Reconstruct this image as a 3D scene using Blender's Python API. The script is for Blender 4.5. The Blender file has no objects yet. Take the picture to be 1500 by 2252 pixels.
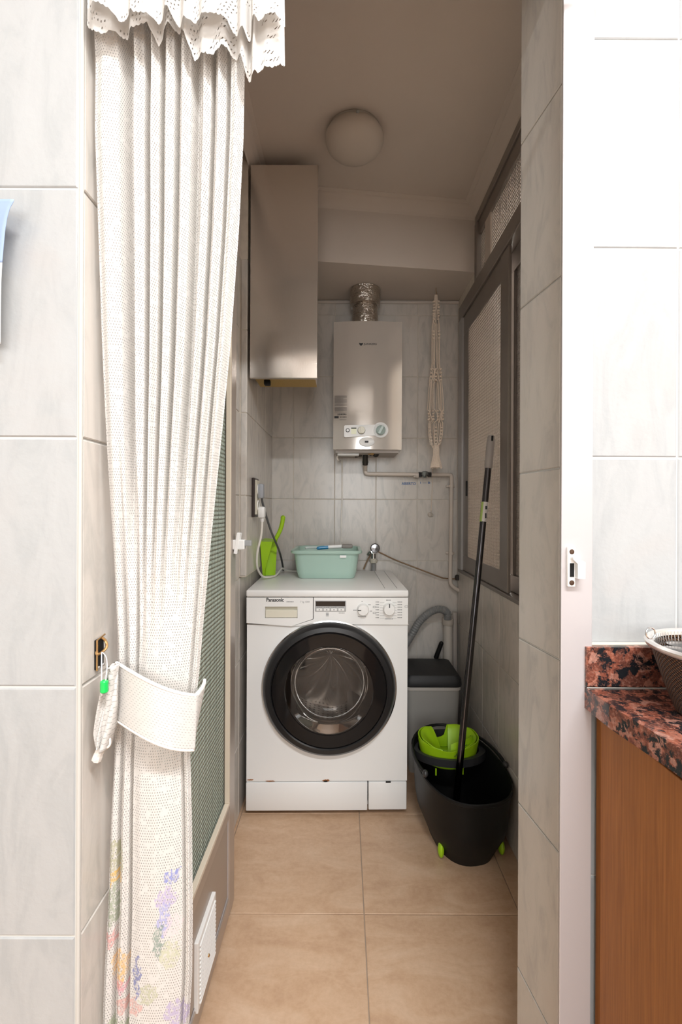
import bpy, bmesh, math, random
from mathutils import Vector, Matrix
random.seed(7)
PI = math.pi
S = bpy.context.scene
COL = S.collection

# ---------------------------------------------------------------- camera, world, lamps, exposure
F_PX, CX, CY, CAM_H = 1050.0, 757.0, 1118.0, 1.14
cam = bpy.data.cameras.new('camera')
cam.sensor_fit = 'VERTICAL'; cam.sensor_height = 36.0; cam.sensor_width = 36.0
cam.lens = 36.0 * F_PX / 2252.0
cam.shift_x = -(CX - 750.0) / 2252.0
cam.shift_y = (CY - 1126.0) / 2252.0
cam.clip_start = 0.02
cam_o = bpy.data.objects.new('camera', cam); COL.objects.link(cam_o)
cam_o.location = (0, 0, CAM_H); cam_o.rotation_euler = (PI / 2, math.radians(-0.25), 0)
S.camera = cam_o

wd = bpy.data.worlds.new('world'); S.world = wd; wd.use_nodes = True
bg = wd.node_tree.nodes['Background']
bg.inputs[0].default_value = (1.0, 0.97, 0.93, 1); bg.inputs[1].default_value = 3.5   # overcast sky above the light well

def area(name, loc, sx, sy, watts, color, rot=(0, 0, 0)):
    l = bpy.data.lights.new(name, 'AREA'); l.shape = 'RECTANGLE'; l.size = sx; l.size_y = sy
    l.energy = watts; l.color = color
    o = bpy.data.objects.new(name, l); COL.objects.link(o); o.location = loc; o.rotation_euler = rot
    return o
area('kitchen_ceiling_lamp', (0.50, -0.42, 2.44), 1.15, 0.16, 52.0, (0.945, 0.975, 1.0))
area('kitchen_window_daylight', (-0.10, -2.74, 1.55), 1.30, 1.25, 33.0, (0.91, 0.965, 1.0), (PI / 2, 0, 0))

area('added_laundry_fill', (1.42, 1.15, 2.0), 1.5, 2.0, 24.0, (0.95, 0.98, 1.0), (0, math.radians(75), 0))   # added fill lamp, unseen outside the window, to brighten the laundry

S.view_settings.view_transform = 'Standard'; S.view_settings.look = 'None'
S.view_settings.gamma = 1.0; S.view_settings.use_curve_mapping = False
S.view_settings.exposure = 0.52

# ---------------------------------------------------------------- helpers
def W(x, y, d):
    """photo point seen at distance d -> metres in the room"""
    return Vector(((x - CX) * d / F_PX, d, CAM_H - (y - CY) * d / F_PX))

ORIG = {}
def props(o, label=None, cat=None, group=None, kind=None):
    if label: o['label'] = label
    if cat: o['category'] = cat
    if group: o['group'] = group
    if kind: o['kind'] = kind
    return o

def thing(name, label, cat, loc=(0, 0, 0), rz=0.0, group=None, local=False):
    o = bpy.data.objects.new(name, None); COL.objects.link(o)
    o.empty_display_size = 0.05
    o.location = loc; o.rotation_euler = (0, 0, rz)
    ORIG[o] = Vector((0, 0, 0)) if local else Vector(loc)
    return props(o, label, cat, group)

class MB:
    def __init__(s): s.bm = bmesh.new()
    def box(s, x0, x1, y0, y1, z0, z1, bev=0.0, seg=2, mat=None):
        t = bmesh.new()
        bmesh.ops.create_cube(t, size=1.0)
        for v in t.verts:
            v.co = Vector((x0 + (v.co.x + .5) * (x1 - x0), y0 + (v.co.y + .5) * (y1 - y0), z0 + (v.co.z + .5) * (z1 - z0)))
        if bev > 0:
            bmesh.ops.bevel(t, geom=list(t.edges), offset=bev, segments=seg, affect='EDGES', profile=0.5)
        s.add(t, mat); return s
    def add(s, t, mat=None):
        if mat is not None: bmesh.ops.transform(t, matrix=mat, verts=list(t.verts))
        m = bpy.data.meshes.new('t'); t.to_mesh(m); t.free(); s.bm.from_mesh(m); bpy.data.meshes.remove(m)
    def tube(s, pts, r, seg=10, closed=False, caps=True):
        pts = [Vector(p) for p in pts]; n = len(pts)
        rs = r if isinstance(r, (list, tuple)) else [r] * n
        tan = []
        for i in range(n):
            a = pts[(i - 1) % n] if (closed or i > 0) else pts[i]
            b = pts[(i + 1) % n] if (closed or i < n - 1) else pts[i]
            tan.append((b - a).normalized())
        ref = Vector((0, 0, 1)) if abs(tan[0].z) < .9 else Vector((1, 0, 0))
        u = tan[0].cross(ref).normalized(); rings = []
        for i in range(n):
            u = (u - tan[i] * u.dot(tan[i])).normalized(); v = tan[i].cross(u)
            rings.append([s.bm.verts.new(pts[i] + (u * math.cos(2 * PI * k / seg) + v * math.sin(2 * PI * k / seg)) * rs[i]) for k in range(seg)])
        for i in range(n if closed else n - 1):
            a, b = rings[i], rings[(i + 1) % n]
            for k in range(seg):
                s.bm.faces.new((a[k], a[(k + 1) % seg], b[(k + 1) % seg], b[k]))
        if caps and not closed:
            s.bm.faces.new(rings[0][::-1]); s.bm.faces.new(rings[-1])
        return s
    def lathe(s, prof, c=(0, 0, 0), axis='z', seg=32, sx=1.0, sy=1.0, cap0=False, cap1=False, closed=False):
        c = Vector(c); rings = []
        for r, h in prof:
            ring = []
            for k in range(seg):
                a = 2 * PI * k / seg; p = (r * math.cos(a) * sx, r * math.sin(a) * sy)
                if axis == 'z': q = Vector((p[0], p[1], h))
                elif axis == 'y': q = Vector((p[0], h, p[1]))
                else: q = Vector((h, p[0], p[1]))
                ring.append(s.bm.verts.new(c + q))
            rings.append(ring)
        m = len(rings)
        for i in range(m if closed else m - 1):
            a, b = rings[i], rings[(i + 1) % m]
            for k in range(seg):
                s.bm.faces.new((a[k], a[(k + 1) % seg], b[(k + 1) % seg], b[k]))
        if cap0: s.bm.faces.new(rings[0][::-1])
        if cap1: s.bm.faces.new(rings[-1])
        return s
    def ball(s, c, r, sc=(1, 1, 1), u=14, v=9):
        t = bmesh.new(); bmesh.ops.create_uvsphere(t, u_segments=u, v_segments=v, radius=r)
        s.add(t, Matrix.Translation(c) @ Matrix.Diagonal((sc[0], sc[1], sc[2], 1))); return s
    def prism(s, poly, h0, h1, plane='xy'):
        def q(p, h):
            if plane == 'xy': return Vector((p[0], p[1], h))
            if plane == 'xz': return Vector((p[0], h, p[1]))
            return Vector((h, p[0], p[1]))
        a = [s.bm.verts.new(q(p, h0)) for p in poly]; b = [s.bm.verts.new(q(p, h1)) for p in poly]
        n = len(poly)
        s.bm.faces.new(a[::-1]); s.bm.faces.new(b)
        for i in range(n): s.bm.faces.new((a[i], a[(i + 1) % n], b[(i + 1) % n], b[i]))
        return s
    def plate(s, outer, holes, y0, y1, fx=None):
        """flat plate in the xz plane with holes, from y0 (front) to y1 (back)"""
        t = bmesh.new(); edges = []
        for loop in [outer] + holes:
            vs = [t.verts.new((p[0], y0, p[1])) for p in loop]
            for i in range(len(vs)): edges.append(t.edges.new((vs[i], vs[(i + 1) % len(vs)])))
        bmesh.ops.triangle_fill(t, use_beauty=True, use_dissolve=False, edges=edges)
        r = bmesh.ops.extrude_face_region(t, geom=list(t.faces))
        for v in [g for g in r['geom'] if isinstance(g, bmesh.types.BMVert)]: v.co.y = y1
        bmesh.ops.recalc_face_normals(t, faces=list(t.faces))
        s.add(t); return s
    def grid(s, fn, nu, nv, uvfn=None, closed_u=False, arc=False):
        vs = [[s.bm.verts.new(fn(i / nu, j / nv)) for i in range(nu + (0 if closed_u else 1))] for j in range(nv + 1)]
        uvl = s.bm.loops.layers.uv.verify() if uvfn else None
        if arc:      # cloth: one uv set measured along the cloth itself, one laid out flat
            fl_ = s.bm.loops.layers.uv.new('flat'); L = []
            for row in vs:
                a, acc = 0.0, [0.0]
                for p, q in zip(row, row[1:]): a += (q.co - p.co).length; acc.append(a)
                L.append(acc)
        for j in range(nv):
            for i in range(nu):
                i2 = (i + 1) % nu if closed_u else i + 1
                f = s.bm.faces.new((vs[j][i], vs[j][i2], vs[j + 1][i2], vs[j + 1][i]))
                if uvl:
                    for l, (a, b) in zip(f.loops, ((i, j), (i + 1, j), (i + 1, j + 1), (i, j + 1))):
                        l[uvl].uv = uvfn(a / nu, b / nv)
                        if arc: l[fl_].uv = l[uvl].uv; l[uvl].uv = (L[b][a], l[uvl].uv[1])
        return s
    def thicken(s, t):
        bmesh.ops.recalc_face_normals(s.bm, faces=list(s.bm.faces))
        bmesh.ops.solidify(s.bm, geom=list(s.bm.faces), thickness=t); return s
    def build(s, name, mat, parent=None, smooth=35, recalc=True, kind=None, label=None):
        if recalc: bmesh.ops.recalc_face_normals(s.bm, faces=list(s.bm.faces))
        me = bpy.data.meshes.new(name); o = bpy.data.objects.new(name, me); COL.objects.link(o)
        root = parent
        while root is not None and root.parent is not None: root = root.parent
        if parent is not None:
            off = ORIG.get(root, Vector(root.location)); o.parent = parent
            if parent.type != 'EMPTY' and parent is not root: off = ORIG.get(parent, off)
        else:
            xs = [v.co for v in s.bm.verts]
            lo = Vector([min(c[i] for c in xs) for i in range(3)]); hi = Vector([max(c[i] for c in xs) for i in range(3)])
            off = Vector(((lo.x + hi.x) / 2, (lo.y + hi.y) / 2, lo.z)); o.location = off; ORIG[o] = off
        if off.length > 0: bmesh.ops.translate(s.bm, verts=list(s.bm.verts), vec=-off)
        s.bm.to_mesh(me); s.bm.free()
        if mat: me.materials.append(mat)
        if smooth:
            for p in me.polygons: p.use_smooth = True
            me.set_sharp_from_angle(angle=math.radians(smooth))
        if kind: o['kind'] = kind
        if label: o['label'] = label
        return o

def spline(ctrl, n=8, closed=False):
    """Catmull-Rom through the control points"""
    c = [Vector(p) for p in ctrl]; out = []
    m = len(c)
    rng = range(m) if closed else range(m - 1)
    for i in rng:
        if closed: p0, p1, p2, p3 = c[(i - 1) % m], c[i], c[(i + 1) % m], c[(i + 2) % m]
        else: p0, p1, p2, p3 = c[max(i - 1, 0)], c[i], c[i + 1], c[min(i + 2, m - 1)]
        for k in range(n):
            t = k / n
            out.append(.5 * ((2 * p1) + (-p0 + p2) * t + (2 * p0 - 5 * p1 + 4 * p2 - p3) * t * t + (-p0 + 3 * p1 - 3 * p2 + p3) * t ** 3))
    if not closed: out.append(c[-1])
    return out

def lerp_tab(tab, x):
    if x <= tab[0][0]: return tab[0][1]
    for (a, va), (b, vb) in zip(tab, tab[1:]):
        if x <= b: return va + (vb - va) * (x - a) / (b - a)
    return tab[-1][1]
def cos_tab(tab, x):
    if x <= tab[0][0]: return tab[0][1]
    for (a, va), (b, vb) in zip(tab, tab[1:]):
        if x <= b:
            t = (x - a) / (b - a); return va + (vb - va) * (.5 - .5 * math.cos(PI * t))
    return tab[-1][1]
def circle(cx, cy, r, n=64): return [(cx + r * math.cos(2 * PI * k / n), cy + r * math.sin(2 * PI * k / n)) for k in range(n)]

def text(body, width, height, pos, mat, parent, name='lettering', plane='xz', bold=0.0):
    cu = bpy.data.curves.new('t', 'FONT'); cu.body = body; cu.size = 1.0; cu.extrude = 0.0; cu.offset = bold
    to = bpy.data.objects.new('t', cu); COL.objects.link(to)
    me = bpy.data.meshes.new_from_object(to.evaluated_get(bpy.context.evaluated_depsgraph_get()))
    bpy.data.objects.remove(to); bpy.data.curves.remove(cu)
    xs = [v.co.x for v in me.vertices]; ys = [v.co.y for v in me.vertices]
    sx = width / (max(xs) - min(xs)); sy = height / (max(ys) - min(ys)); x0 = min(xs); y0 = min(ys)
    root = parent
    while root.parent is not None: root = root.parent
    off = ORIG.get(root, Vector((0, 0, 0)))
    for v in me.vertices:
        a, b = (v.co.x - x0) * sx, (v.co.y - y0) * sy
        v.co = Vector((pos[0] + a, pos[1], pos[2] + b)) - off
    me.materials.append(mat)
    o = bpy.data.objects.new(name, me); COL.objects.link(o); o.parent = parent
    return o

# ---------------------------------------------------------------- materials
class NT:
    def __init__(s, name):
        s.m = bpy.data.materials.new(name); s.m.use_nodes = True
        s.t = s.m.node_tree; s.n = s.t.nodes; s.l = s.t.links
        s.b = s.n['Principled BSDF']; s.out = s.n['Material Output']
    def node(s, typ, **kw):
        nd = s.n.new(typ)
        for k, v in kw.items(): setattr(nd, k, v)
        return nd
    def put(s, nd, **kw):
        for k, v in kw.items():
            k2 = k.replace('_', ' ')
            inp = nd.inputs[k2] if k2 in nd.inputs else nd.inputs[int(k[1:])]
            if hasattr(v, 'is_output') or isinstance(v, bpy.types.NodeSocket): s.l.new(v, inp)
            else: inp.default_value = v
        return nd
    def math(s, op, a, b=0.0, c=0.0):
        nd = s.node('ShaderNodeMath', operation=op)
        for i, v in enumerate((a, b, c)):
            if isinstance(v, bpy.types.NodeSocket): s.l.new(v, nd.inputs[i])
            else: nd.inputs[i].default_value = v
        return nd.outputs[0]
    def ramp(s, fac, stops):
        nd = s.node('ShaderNodeValToRGB'); s.l.new(fac, nd.inputs[0])
        el = nd.color_ramp.elements
        while len(el) < len(stops): el.new(0.5)
        for e, (p, c) in zip(el, stops): e.position = p; e.color = (*c, 1) if len(c) == 3 else c
        return nd.outputs[0]
    def coord(s, kind='Object'): return s.node('ShaderNodeTexCoord').outputs[kind]
    def noise(s, vec, scale, detail=4, rough=.55, dist=0.0):
        nd = s.node('ShaderNodeTexNoise'); s.l.new(vec, nd.inputs['Vector'])
        nd.inputs['Scale'].default_value = scale; nd.inputs['Detail'].default_value = detail
        nd.inputs['Roughness'].default_value = rough; nd.inputs['Distortion'].default_value = dist
        return nd.outputs['Fac']
    def mix(s, fac, a, b, blend='MIX'):
        nd = s.node('ShaderNodeMix', data_type='RGBA', blend_type=blend)
        for i, v in ((0, fac), (6, a), (7, b)):
            if isinstance(v, bpy.types.NodeSocket): s.l.new(v, nd.inputs[i])
            else: nd.inputs[i].default_value = v if i == 0 else ((*v, 1) if len(v) == 3 else v)
        return nd.outputs[2]
    def bump(s, h, strength, dist=0.01):
        nd = s.node('ShaderNodeBump'); s.l.new(h, nd.inputs['Height'])
        nd.inputs['Strength'].default_value = strength; nd.inputs['Distance'].default_value = dist
        s.l.new(nd.outputs[0], s.b.inputs['Normal'])

def M(name, col, rough=.5, metal=0.0, var=0.0, vscale=8.0, bump=0.0, bscale=80.0, bdist=.002, stretch=None, coat=0.0, trans=0.0, alpha=None, ior=None):
    k = NT(name); b = k.b
    b.inputs['Base Color'].default_value = (*col, 1); b.inputs['Roughness'].default_value = rough
    b.inputs['Metallic'].default_value = metal; b.inputs['Coat Weight'].default_value = coat; b.inputs['Coat Roughness'].default_value = .08
    b.inputs['Transmission Weight'].default_value = trans
    if ior: b.inputs['IOR'].default_value = ior
    vec = k.coord()
    if stretch:
        mp = k.node('ShaderNodeMapping'); k.l.new(vec, mp.inputs[0]); mp.inputs['Scale'].default_value = stretch; vec = mp.outputs[0]
    if var:
        f = k.noise(vec, vscale, 5)
        k.l.new(k.ramp(f, [(0.25, [c * (1 - var) for c in col]), (0.75, [min(1, c * (1 + var)) for c in col])]), b.inputs['Base Color'])
    if bump: k.bump(k.noise(vec, bscale, 3), bump, bdist)
    return k.m

def tile_material(name, base, vein, pink, rough, bump):
    k = NT(name); vec = k.coord()
    rnd = k.node('ShaderNodeObjectInfo').outputs['Random']
    cmb = k.node('ShaderNodeCombineXYZ')
    for i, f in enumerate((37.0, 53.0, 71.0)): k.l.new(k.math('MULTIPLY', rnd, f), cmb.inputs[i])
    add = k.node('ShaderNodeVectorMath', operation='ADD'); k.l.new(vec, add.inputs[0]); k.l.new(cmb.outputs[0], add.inputs[1])
    mp = k.node('ShaderNodeMapping'); k.l.new(add.outputs[0], mp.inputs[0])
    mp.inputs['Rotation'].default_value = (0, 0, math.radians(-32)); mp.inputs['Scale'].default_value = (3.2, 1.0, 1)
    f1 = k.noise(mp.outputs[0], 7.0, 6, .62, 1.2); f2 = k.noise(add.outputs[0], 5.0, 3, .5, .5)
    c1 = k.ramp(f1, [(.36, vein), (.52, base), (.75, [min(1, c * 1.04) for c in base])])
    f3 = k.math('MULTIPLY', k.ramp(f2, [(.58, (0, 0, 0)), (.75, (1, 1, 1))]), .55)
    c2 = k.mix(f3, c1, pink)
    k.l.new(c2, k.b.inputs['Base Color']); k.b.inputs['Roughness'].default_value = rough
    k.bump(k.noise(vec, 130, 2), bump, .0012)
    return k.m
MT_TILE_TONED = tile_material('tile_toned_down', (.385, .386, .383), (.35, .356, .354), (.398, .371, .353), .16, .22)  # same tile as in the laundry, darkened to offset the strong kitchen light
MT_TILE_LIFT = tile_material('tile_lightened', (.62, .575, .525), (.525, .495, .455), (.62, .55, .49), .26, .10)  # same tile made paler to stand in for missing light; the beige is real
MT_TILE_SHADE = tile_material('tile_jamb_shade', (.50, .465, .425), (.43, .405, .375), (.50, .45, .41), .18, .14)  # same tile with the right jamb's shade put into a darker colour
MT_GROUT = M('grout', (.66, .60, .52), .9, var=.12, vscale=30)
MT_PAINT = M('wall_paint', (.61, .545, .49), .85, var=.03, vscale=3, bump=.05, bscale=150)
MT_WHITE_PAINT = M('kitchen_paint', (.85, .83, .80), .8)
MT_ALU = M('pale_aluminium', (.52, .483, .482), .42, .35, bump=.03, bscale=60, stretch=(40, 40, 1))
MT_ALU_DK = M('grey_aluminium', (.27, .24, .22), .40, .5, var=.08, vscale=10)
MT_ALU_BR = M('door_aluminium', (.46, .395, .345), .33, .45, var=.06, vscale=6)
MT_BEAD = M('glazing_bead', (.70, .60, .48), .5)
MT_BLACK = M('black_plastic', (.006, .006, .006), .5, bump=.04, bscale=300, ior=1.35)
MT_DARK = M('dark_grey_plastic', (.035, .034, .035), .35)
MT_WHITE = M('white_enamel', (.87, .865, .85), .22, coat=.3)
MT_WHITE_P = M('white_plastic', (.86, .85, .83), .35)
MT_CREAM = M('cream_plastic', (.74, .70, .58), .4)
MT_GREY_P = M('grey_plastic', (.33, .33, .33), .45)
MT_LIME = M('lime_plastic', (.36, .62, .008), .38)
MT_CHROME = M('chrome', (.72, .72, .72), .12, 1.0)
MT_BRASS = M('aged_brass', (.58, .36, .16), .32, .9, var=.2, vscale=90)
MT_INK = M('black_ink', (.02, .02, .022), .6)
MT_GREYINK = M('grey_ink', (.26, .26, .26), .6)
MT_BLUEINK = M('blue_ink', (.06, .15, .34), .7)
MT_RUST = M('rust', (.32, .12, .035), .85, var=.4, vscale=120)

def floor_material():
    k = NT('floor_tile'); vec = k.coord()
    rnd = k.node('ShaderNodeObjectInfo').outputs['Random']
    cmb = k.node('ShaderNodeCombineXYZ')
    for i, f in enumerate((17.0, 29.0, 11.0)): k.l.new(k.math('MULTIPLY', rnd, f), cmb.inputs[i])
    add = k.node('ShaderNodeVectorMath', operation='ADD'); k.l.new(vec, add.inputs[0]); k.l.new(cmb.outputs[0], add.inputs[1])
    mp = k.node('ShaderNodeMapping'); k.l.new(add.outputs[0], mp.inputs[0]); mp.inputs['Scale'].default_value = (1.0, 2.4, 1)
    f1 = k.noise(mp.outputs[0], 5.5, 8, .66, .9); f2 = k.noise(add.outputs[0], 70, 4, .7)
    c = k.ramp(f1, [(.32, (.48, .30, .185)), (.5, (.56, .365, .23)), (.68, (.64, .45, .31))])
    c = k.mix(.22, c, k.ramp(f2, [(.35, (.42, .26, .155)), (.65, (.66, .46, .32))]))
    k.l.new(c, k.b.inputs['Base Color']); k.b.inputs['Roughness'].default_value = .42
    k.bump(f2, .12, .001)
    return k.m
MT_FLOOR = floor_material()

def pattern_glass(name, col, trans, rough, pitch, strength, plane='yz', diag=False, dist=.002):
    k = NT(name); vec = k.coord(); sp = k.node('ShaderNodeSeparateXYZ'); k.l.new(vec, sp.inputs[0])
    a = sp.outputs['Y']; b = sp.outputs['Z']
    sa = k.math('SINE', k.math('MULTIPLY', a, 2 * PI / pitch)); sb = k.math('SINE', k.math('MULTIPLY', b, 2 * PI / pitch))
    h = k.math('ADD', k.math('ABSOLUTE', sa), k.math('ABSOLUTE', sb)) if diag else k.math('MULTIPLY', sa, sb)
    k.bump(h, strength, dist)
    k.b.inputs['Base Color'].default_value = (*col, 1); k.b.inputs['Roughness'].default_value = rough
    k.b.inputs['Transmission Weight'].default_value = trans; k.b.inputs['IOR'].default_value = 1.45
    return k.m
MT_DGLASS = pattern_glass('dotted_door_glass', (.66, .76, .65), .22, .10, .0220, 1.0, diag=True, dist=.006)
MT_WGLASS = pattern_glass('checked_window_glass', (.84, .75, .67), .6, .2, .0260, 1.0, diag=True, dist=.006)

def lace_material(name, du, dv, wire, fill, flowers=False, dense=False, backing=0.0):
    """knotted net: threads are cloth, the meshes between them are real see-through holes"""
    k = NT(name); uv = k.coord('UV')
    br = k.node('ShaderNodeTexBrick'); k.l.new(uv, br.inputs['Vector'])
    br.offset = .5; br.inputs['Scale'].default_value = 1.0
    br.inputs['Brick Width'].default_value = du; br.inputs['Row Height'].default_value = dv
    br.inputs['Mortar Size'].default_value = wire; br.inputs['Mortar Smooth'].default_value = .15
    thread = br.outputs['Fac']
    spots = k.noise(uv, 95.0 if not dense else 45.0, 2, .5)
    filled = k.ramp(spots, [(fill, (0, 0, 0)), (fill + .02, (1, 1, 1))])
    solid = k.math('MAXIMUM', thread, filled)
    col = (.72, .69, .655)
    if backing: solid = k.math('MAXIMUM', solid, backing)
    base = None
    if flowers:
        fuv = k.node('ShaderNodeUVMap', uv_map='flat').outputs[0]
        sp = k.node('ShaderNodeSeparateXYZ'); k.l.new(fuv, sp.inputs[0])
        u, v = sp.outputs[0], sp.outputs[1]
        speck = k.ramp(k.noise(fuv, 190, 3, .6), [(.40, (.12, .12, .12)), (.56, (1, 1, 1))])
        wob = k.math('MULTIPLY', k.math('SUBTRACT', k.noise(fuv, 75, 3), .5), .034)
        base = None; c = (*col, 1); cur = None
        blobs = [(.145, .655, .016, .010, (.22, .25, .62)), (.136, .628, .022, .012, (.50, .42, .66)), (.131, .600, .014, .022, (.40, .40, .70)),
                 (.150, .590, .016, .016, (.80, .66, .66)), (.118, .570, .011, .024, (.22, .30, .25)), (.142, .550, .020, .018, (.58, .58, .40)),
                 (.018, .672, .022, .026, (.46, .44, .28)), (.020, .648, .016, .008, (.80, .50, .14)), (.015, .612, .016, .028, (.36, .40, .28)),
                 (.012, .565, .013, .010, (.70, .34, .32)), (.036, .530, .016, .026, (.86, .52, .20)), (.038, .505, .014, .010, (.74, .34, .40)),
                 (.075, .520, .008, .030, (.16, .18, .42)), (.100, .500, .020, .014, (.52, .52, .36)), (.060, .480, .030, .012, (.70, .40, .36)),
                 (.160, .470, .026, .020, (.50, .42, .62)), (.030, .430, .030, .030, (.40, .46, .30)), (.120, .420, .030, .026, (.80, .55, .50))]
        for (bu, bv, ru, rv, cc) in blobs:
            e = k.math('ADD', k.math('POWER', k.math('DIVIDE', k.math('ABSOLUTE', k.math('ADD', k.math('SUBTRACT', u, bu), wob)), ru), 2.0),
                       k.math('POWER', k.math('DIVIDE', k.math('ABSOLUTE', k.math('ADD', k.math('SUBTRACT', v, bv), wob)), rv), 2.0))
            f = k.math('MULTIPLY', k.math('MULTIPLY', k.math('LESS_THAN', e, 1.0), speck), .80)
            cur = k.mix(f, cur if cur is not None else c, cc)
            solid = k.math('MAXIMUM', solid, k.math('MULTIPLY', f, 1.2))
        base = cur
    br2 = k.node('ShaderNodeBsdfDiffuse'); tl = k.node('ShaderNodeBsdfTranslucent'); tr = k.node('ShaderNodeBsdfTransparent')
    for nd in (br2, tl):
        if base is not None: k.l.new(base, nd.inputs[0])
        else: nd.inputs[0].default_value = (*col, 1)
    m1 = k.node('ShaderNodeMixShader'); m1.inputs[0].default_value = .22
    k.l.new(br2.outputs[0], m1.inputs[1]); k.l.new(tl.outputs[0], m1.inputs[2])
    m2 = k.node('ShaderNodeMixShader'); k.l.new(solid, m2.inputs[0])
    k.l.new(tr.outputs[0], m2.inputs[1]); k.l.new(m1.outputs[0], m2.inputs[2])
    bp = k.node('ShaderNodeBump'); k.l.new(solid, bp.inputs['Height']); bp.inputs['Strength'].default_value = .4; bp.inputs['Distance'].default_value = .001
    k.l.new(bp.outputs[0], br2.inputs['Normal'])
    k.l.new(m2.outputs[0], k.out.inputs['Surface'])
    return k.m
MT_LACE = lace_material('lace_net', .0031, .0036, .00105, .575, flowers=True, backing=.36)
MT_LACE_D = lace_material('lace_valance', .0052, .0056, .0019, .46, dense=True)
MT_CROCHET = lace_material('crochet_band', .0046, .0034, .0014, .60, backing=.62)

def granite():
    k = NT('red_granite'); vec = k.coord()
    vo = k.node('ShaderNodeTexVoronoi', feature='SMOOTH_F1'); wn = k.node('ShaderNodeTexNoise'); k.l.new(vec, wn.inputs['Vector']); wn.inputs['Scale'].default_value = 60
    wv = k.node('ShaderNodeVectorMath', operation='MULTIPLY_ADD'); k.l.new(wn.outputs['Color'], wv.inputs[0]); wv.inputs[1].default_value = (.02, .02, .02); k.l.new(vec, wv.inputs[2])
    k.l.new(wv.outputs[0], vo.inputs['Vector']); vo.inputs['Scale'].default_value = 75; vo.inputs['Smoothness'].default_value = .3
    sep = k.node('ShaderNodeSeparateColor'); k.l.new(vo.outputs['Color'], sep.inputs[0])
    c = k.ramp(sep.outputs[0], [(.25, (.10, .035, .024)), (.45, (.22, .062, .036)), (.65, (.32, .105, .062)), (.9, (.40, .20, .15))])
    n = k.noise(vec, 260, 4, .7)
    c = k.mix(.38, c, k.ramp(n, [(.38, (.03, .02, .018)), (.52, (.20, .06, .038)), (.68, (.46, .26, .20))]))
    n2 = k.noise(vec, 62, 5, .72, .3)
    c = k.mix(k.ramp(n2, [(.50, (0, 0, 0)), (.56, (1, 1, 1))]), c, (.012, .013, .015))
    k.l.new(c, k.b.inputs['Base Color']); k.b.inputs['Roughness'].default_value = .16
    return k.m
MT_GRANITE = granite()

def wood(name, c0, c1, rough=.6):
    k = NT(name); vec = k.coord(); mp = k.node('ShaderNodeMapping'); k.l.new(vec, mp.inputs[0]); mp.inputs['Scale'].default_value = (60, 60, 2.2)
    f = k.noise(mp.outputs[0], 4.0, 5, .6)
    k.l.new(k.ramp(f, [(.3, c0), (.7, c1)]), k.b.inputs['Base Color']); k.b.inputs['Roughness'].default_value = rough
    k.bump(f, .06, .001)
    return k.m
MT_WOOD = wood('brown_wood', (.20, .066, .012), (.30, .108, .022))
MT_YWOOD = wood('yellow_board', (.40, .26, .06), (.50, .33, .09), .5)

# ---------------------------------------------------------------- the setting
def struct(name, mb, mat, parent=None, smooth=0):
    o = mb.build(name, mat, parent, smooth=smooth); o['kind'] = 'structure'; return o

def shell(name, boxes, mat):
    """a wall: an object at the origin with its solid core"""
    mb = MB()
    for b in boxes: mb.box(*b)
    me_o = mb.build(name, mat, None, smooth=0)
    me_o['kind'] = 'structure'
    return me_o

TILES = {}
def tile_mesh(w, h, t, mat):
    key = (round(w, 4), round(h, 4), t, mat.name)
    if key not in TILES:
        c = min(.0016, w * .2, h * .2); bm = bmesh.new()
        lo = [bm.verts.new((x, y, -.004)) for x, y in ((-w / 2, -h / 2), (w / 2, -h / 2), (w / 2, h / 2), (-w / 2, h / 2))]
        mi = [bm.verts.new((v.co.x, v.co.y, t - c * .7)) for v in lo]
        hi = [bm.verts.new((v.co.x - math.copysign(c, v.co.x), v.co.y - math.copysign(c, v.co.y), t)) for v in lo]
        for i in range(4):
            j = (i + 1) % 4
            bm.faces.new((lo[i], lo[j], mi[j], mi[i])); bm.faces.new((mi[i], mi[j], hi[j], hi[i]))
        bm.faces.new(hi)
        me = bpy.data.meshes.new('tile'); bm.to_mesh(me); bm.free(); me.materials.append(mat)
        TILES[key] = me
    return TILES[key]

def cuts(lo, hi, start, pitch):
    k0 = math.ceil((lo - start) / pitch - 1e-6); pts = [lo]
    v = start + k0 * pitch
    while v < hi - 1e-6:
        if v > lo + .004: pts.append(v)
        v += pitch
    if hi - pts[-1] < .004: pts[-1] = hi
    else: pts.append(hi)
    return pts

def tiles(wall, origin, u, v, us, vs, mat, gap=.0026, t=.003, jit=.0004):
    u, v = Vector(u).normalized(), Vector(v).normalized(); n = u.cross(v); origin = Vector(origin)
    for i in range(len(us) - 1):
        for j in range(len(vs) - 1):
            w, h = us[i + 1] - us[i] - gap, vs[j + 1] - vs[j] - gap
            if w < .006 or h < .006: continue
            o = bpy.data.objects.new('tile', tile_mesh(w, h, t, mat)); COL.objects.link(o)
            p = origin + u * (us[i] + us[i + 1]) / 2 + v * (vs[j] + vs[j + 1]) / 2 + n * random.uniform(-jit, 0)
            mw = Matrix((u, v, n)).transposed().to_4x4(); mw.translation = p - Vector(wall.location)
            o.parent = wall; o.matrix_local = mw

ZT0, TP = 1.4913, .306            # a tile joint level, tile pitch
TW = .206
XR, XL, XLB = .565, -.385, -.360  # right wall, left wall low, left wall boxed-out
DB, D_L, D_R, D_RE = 2.380, .585, .6985, .8925
Z_CEIL, Z_SOF = 2.46, 2.178

MT_GROUT_K = M('white_grout', (.56, .55, .52), .8)
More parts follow.
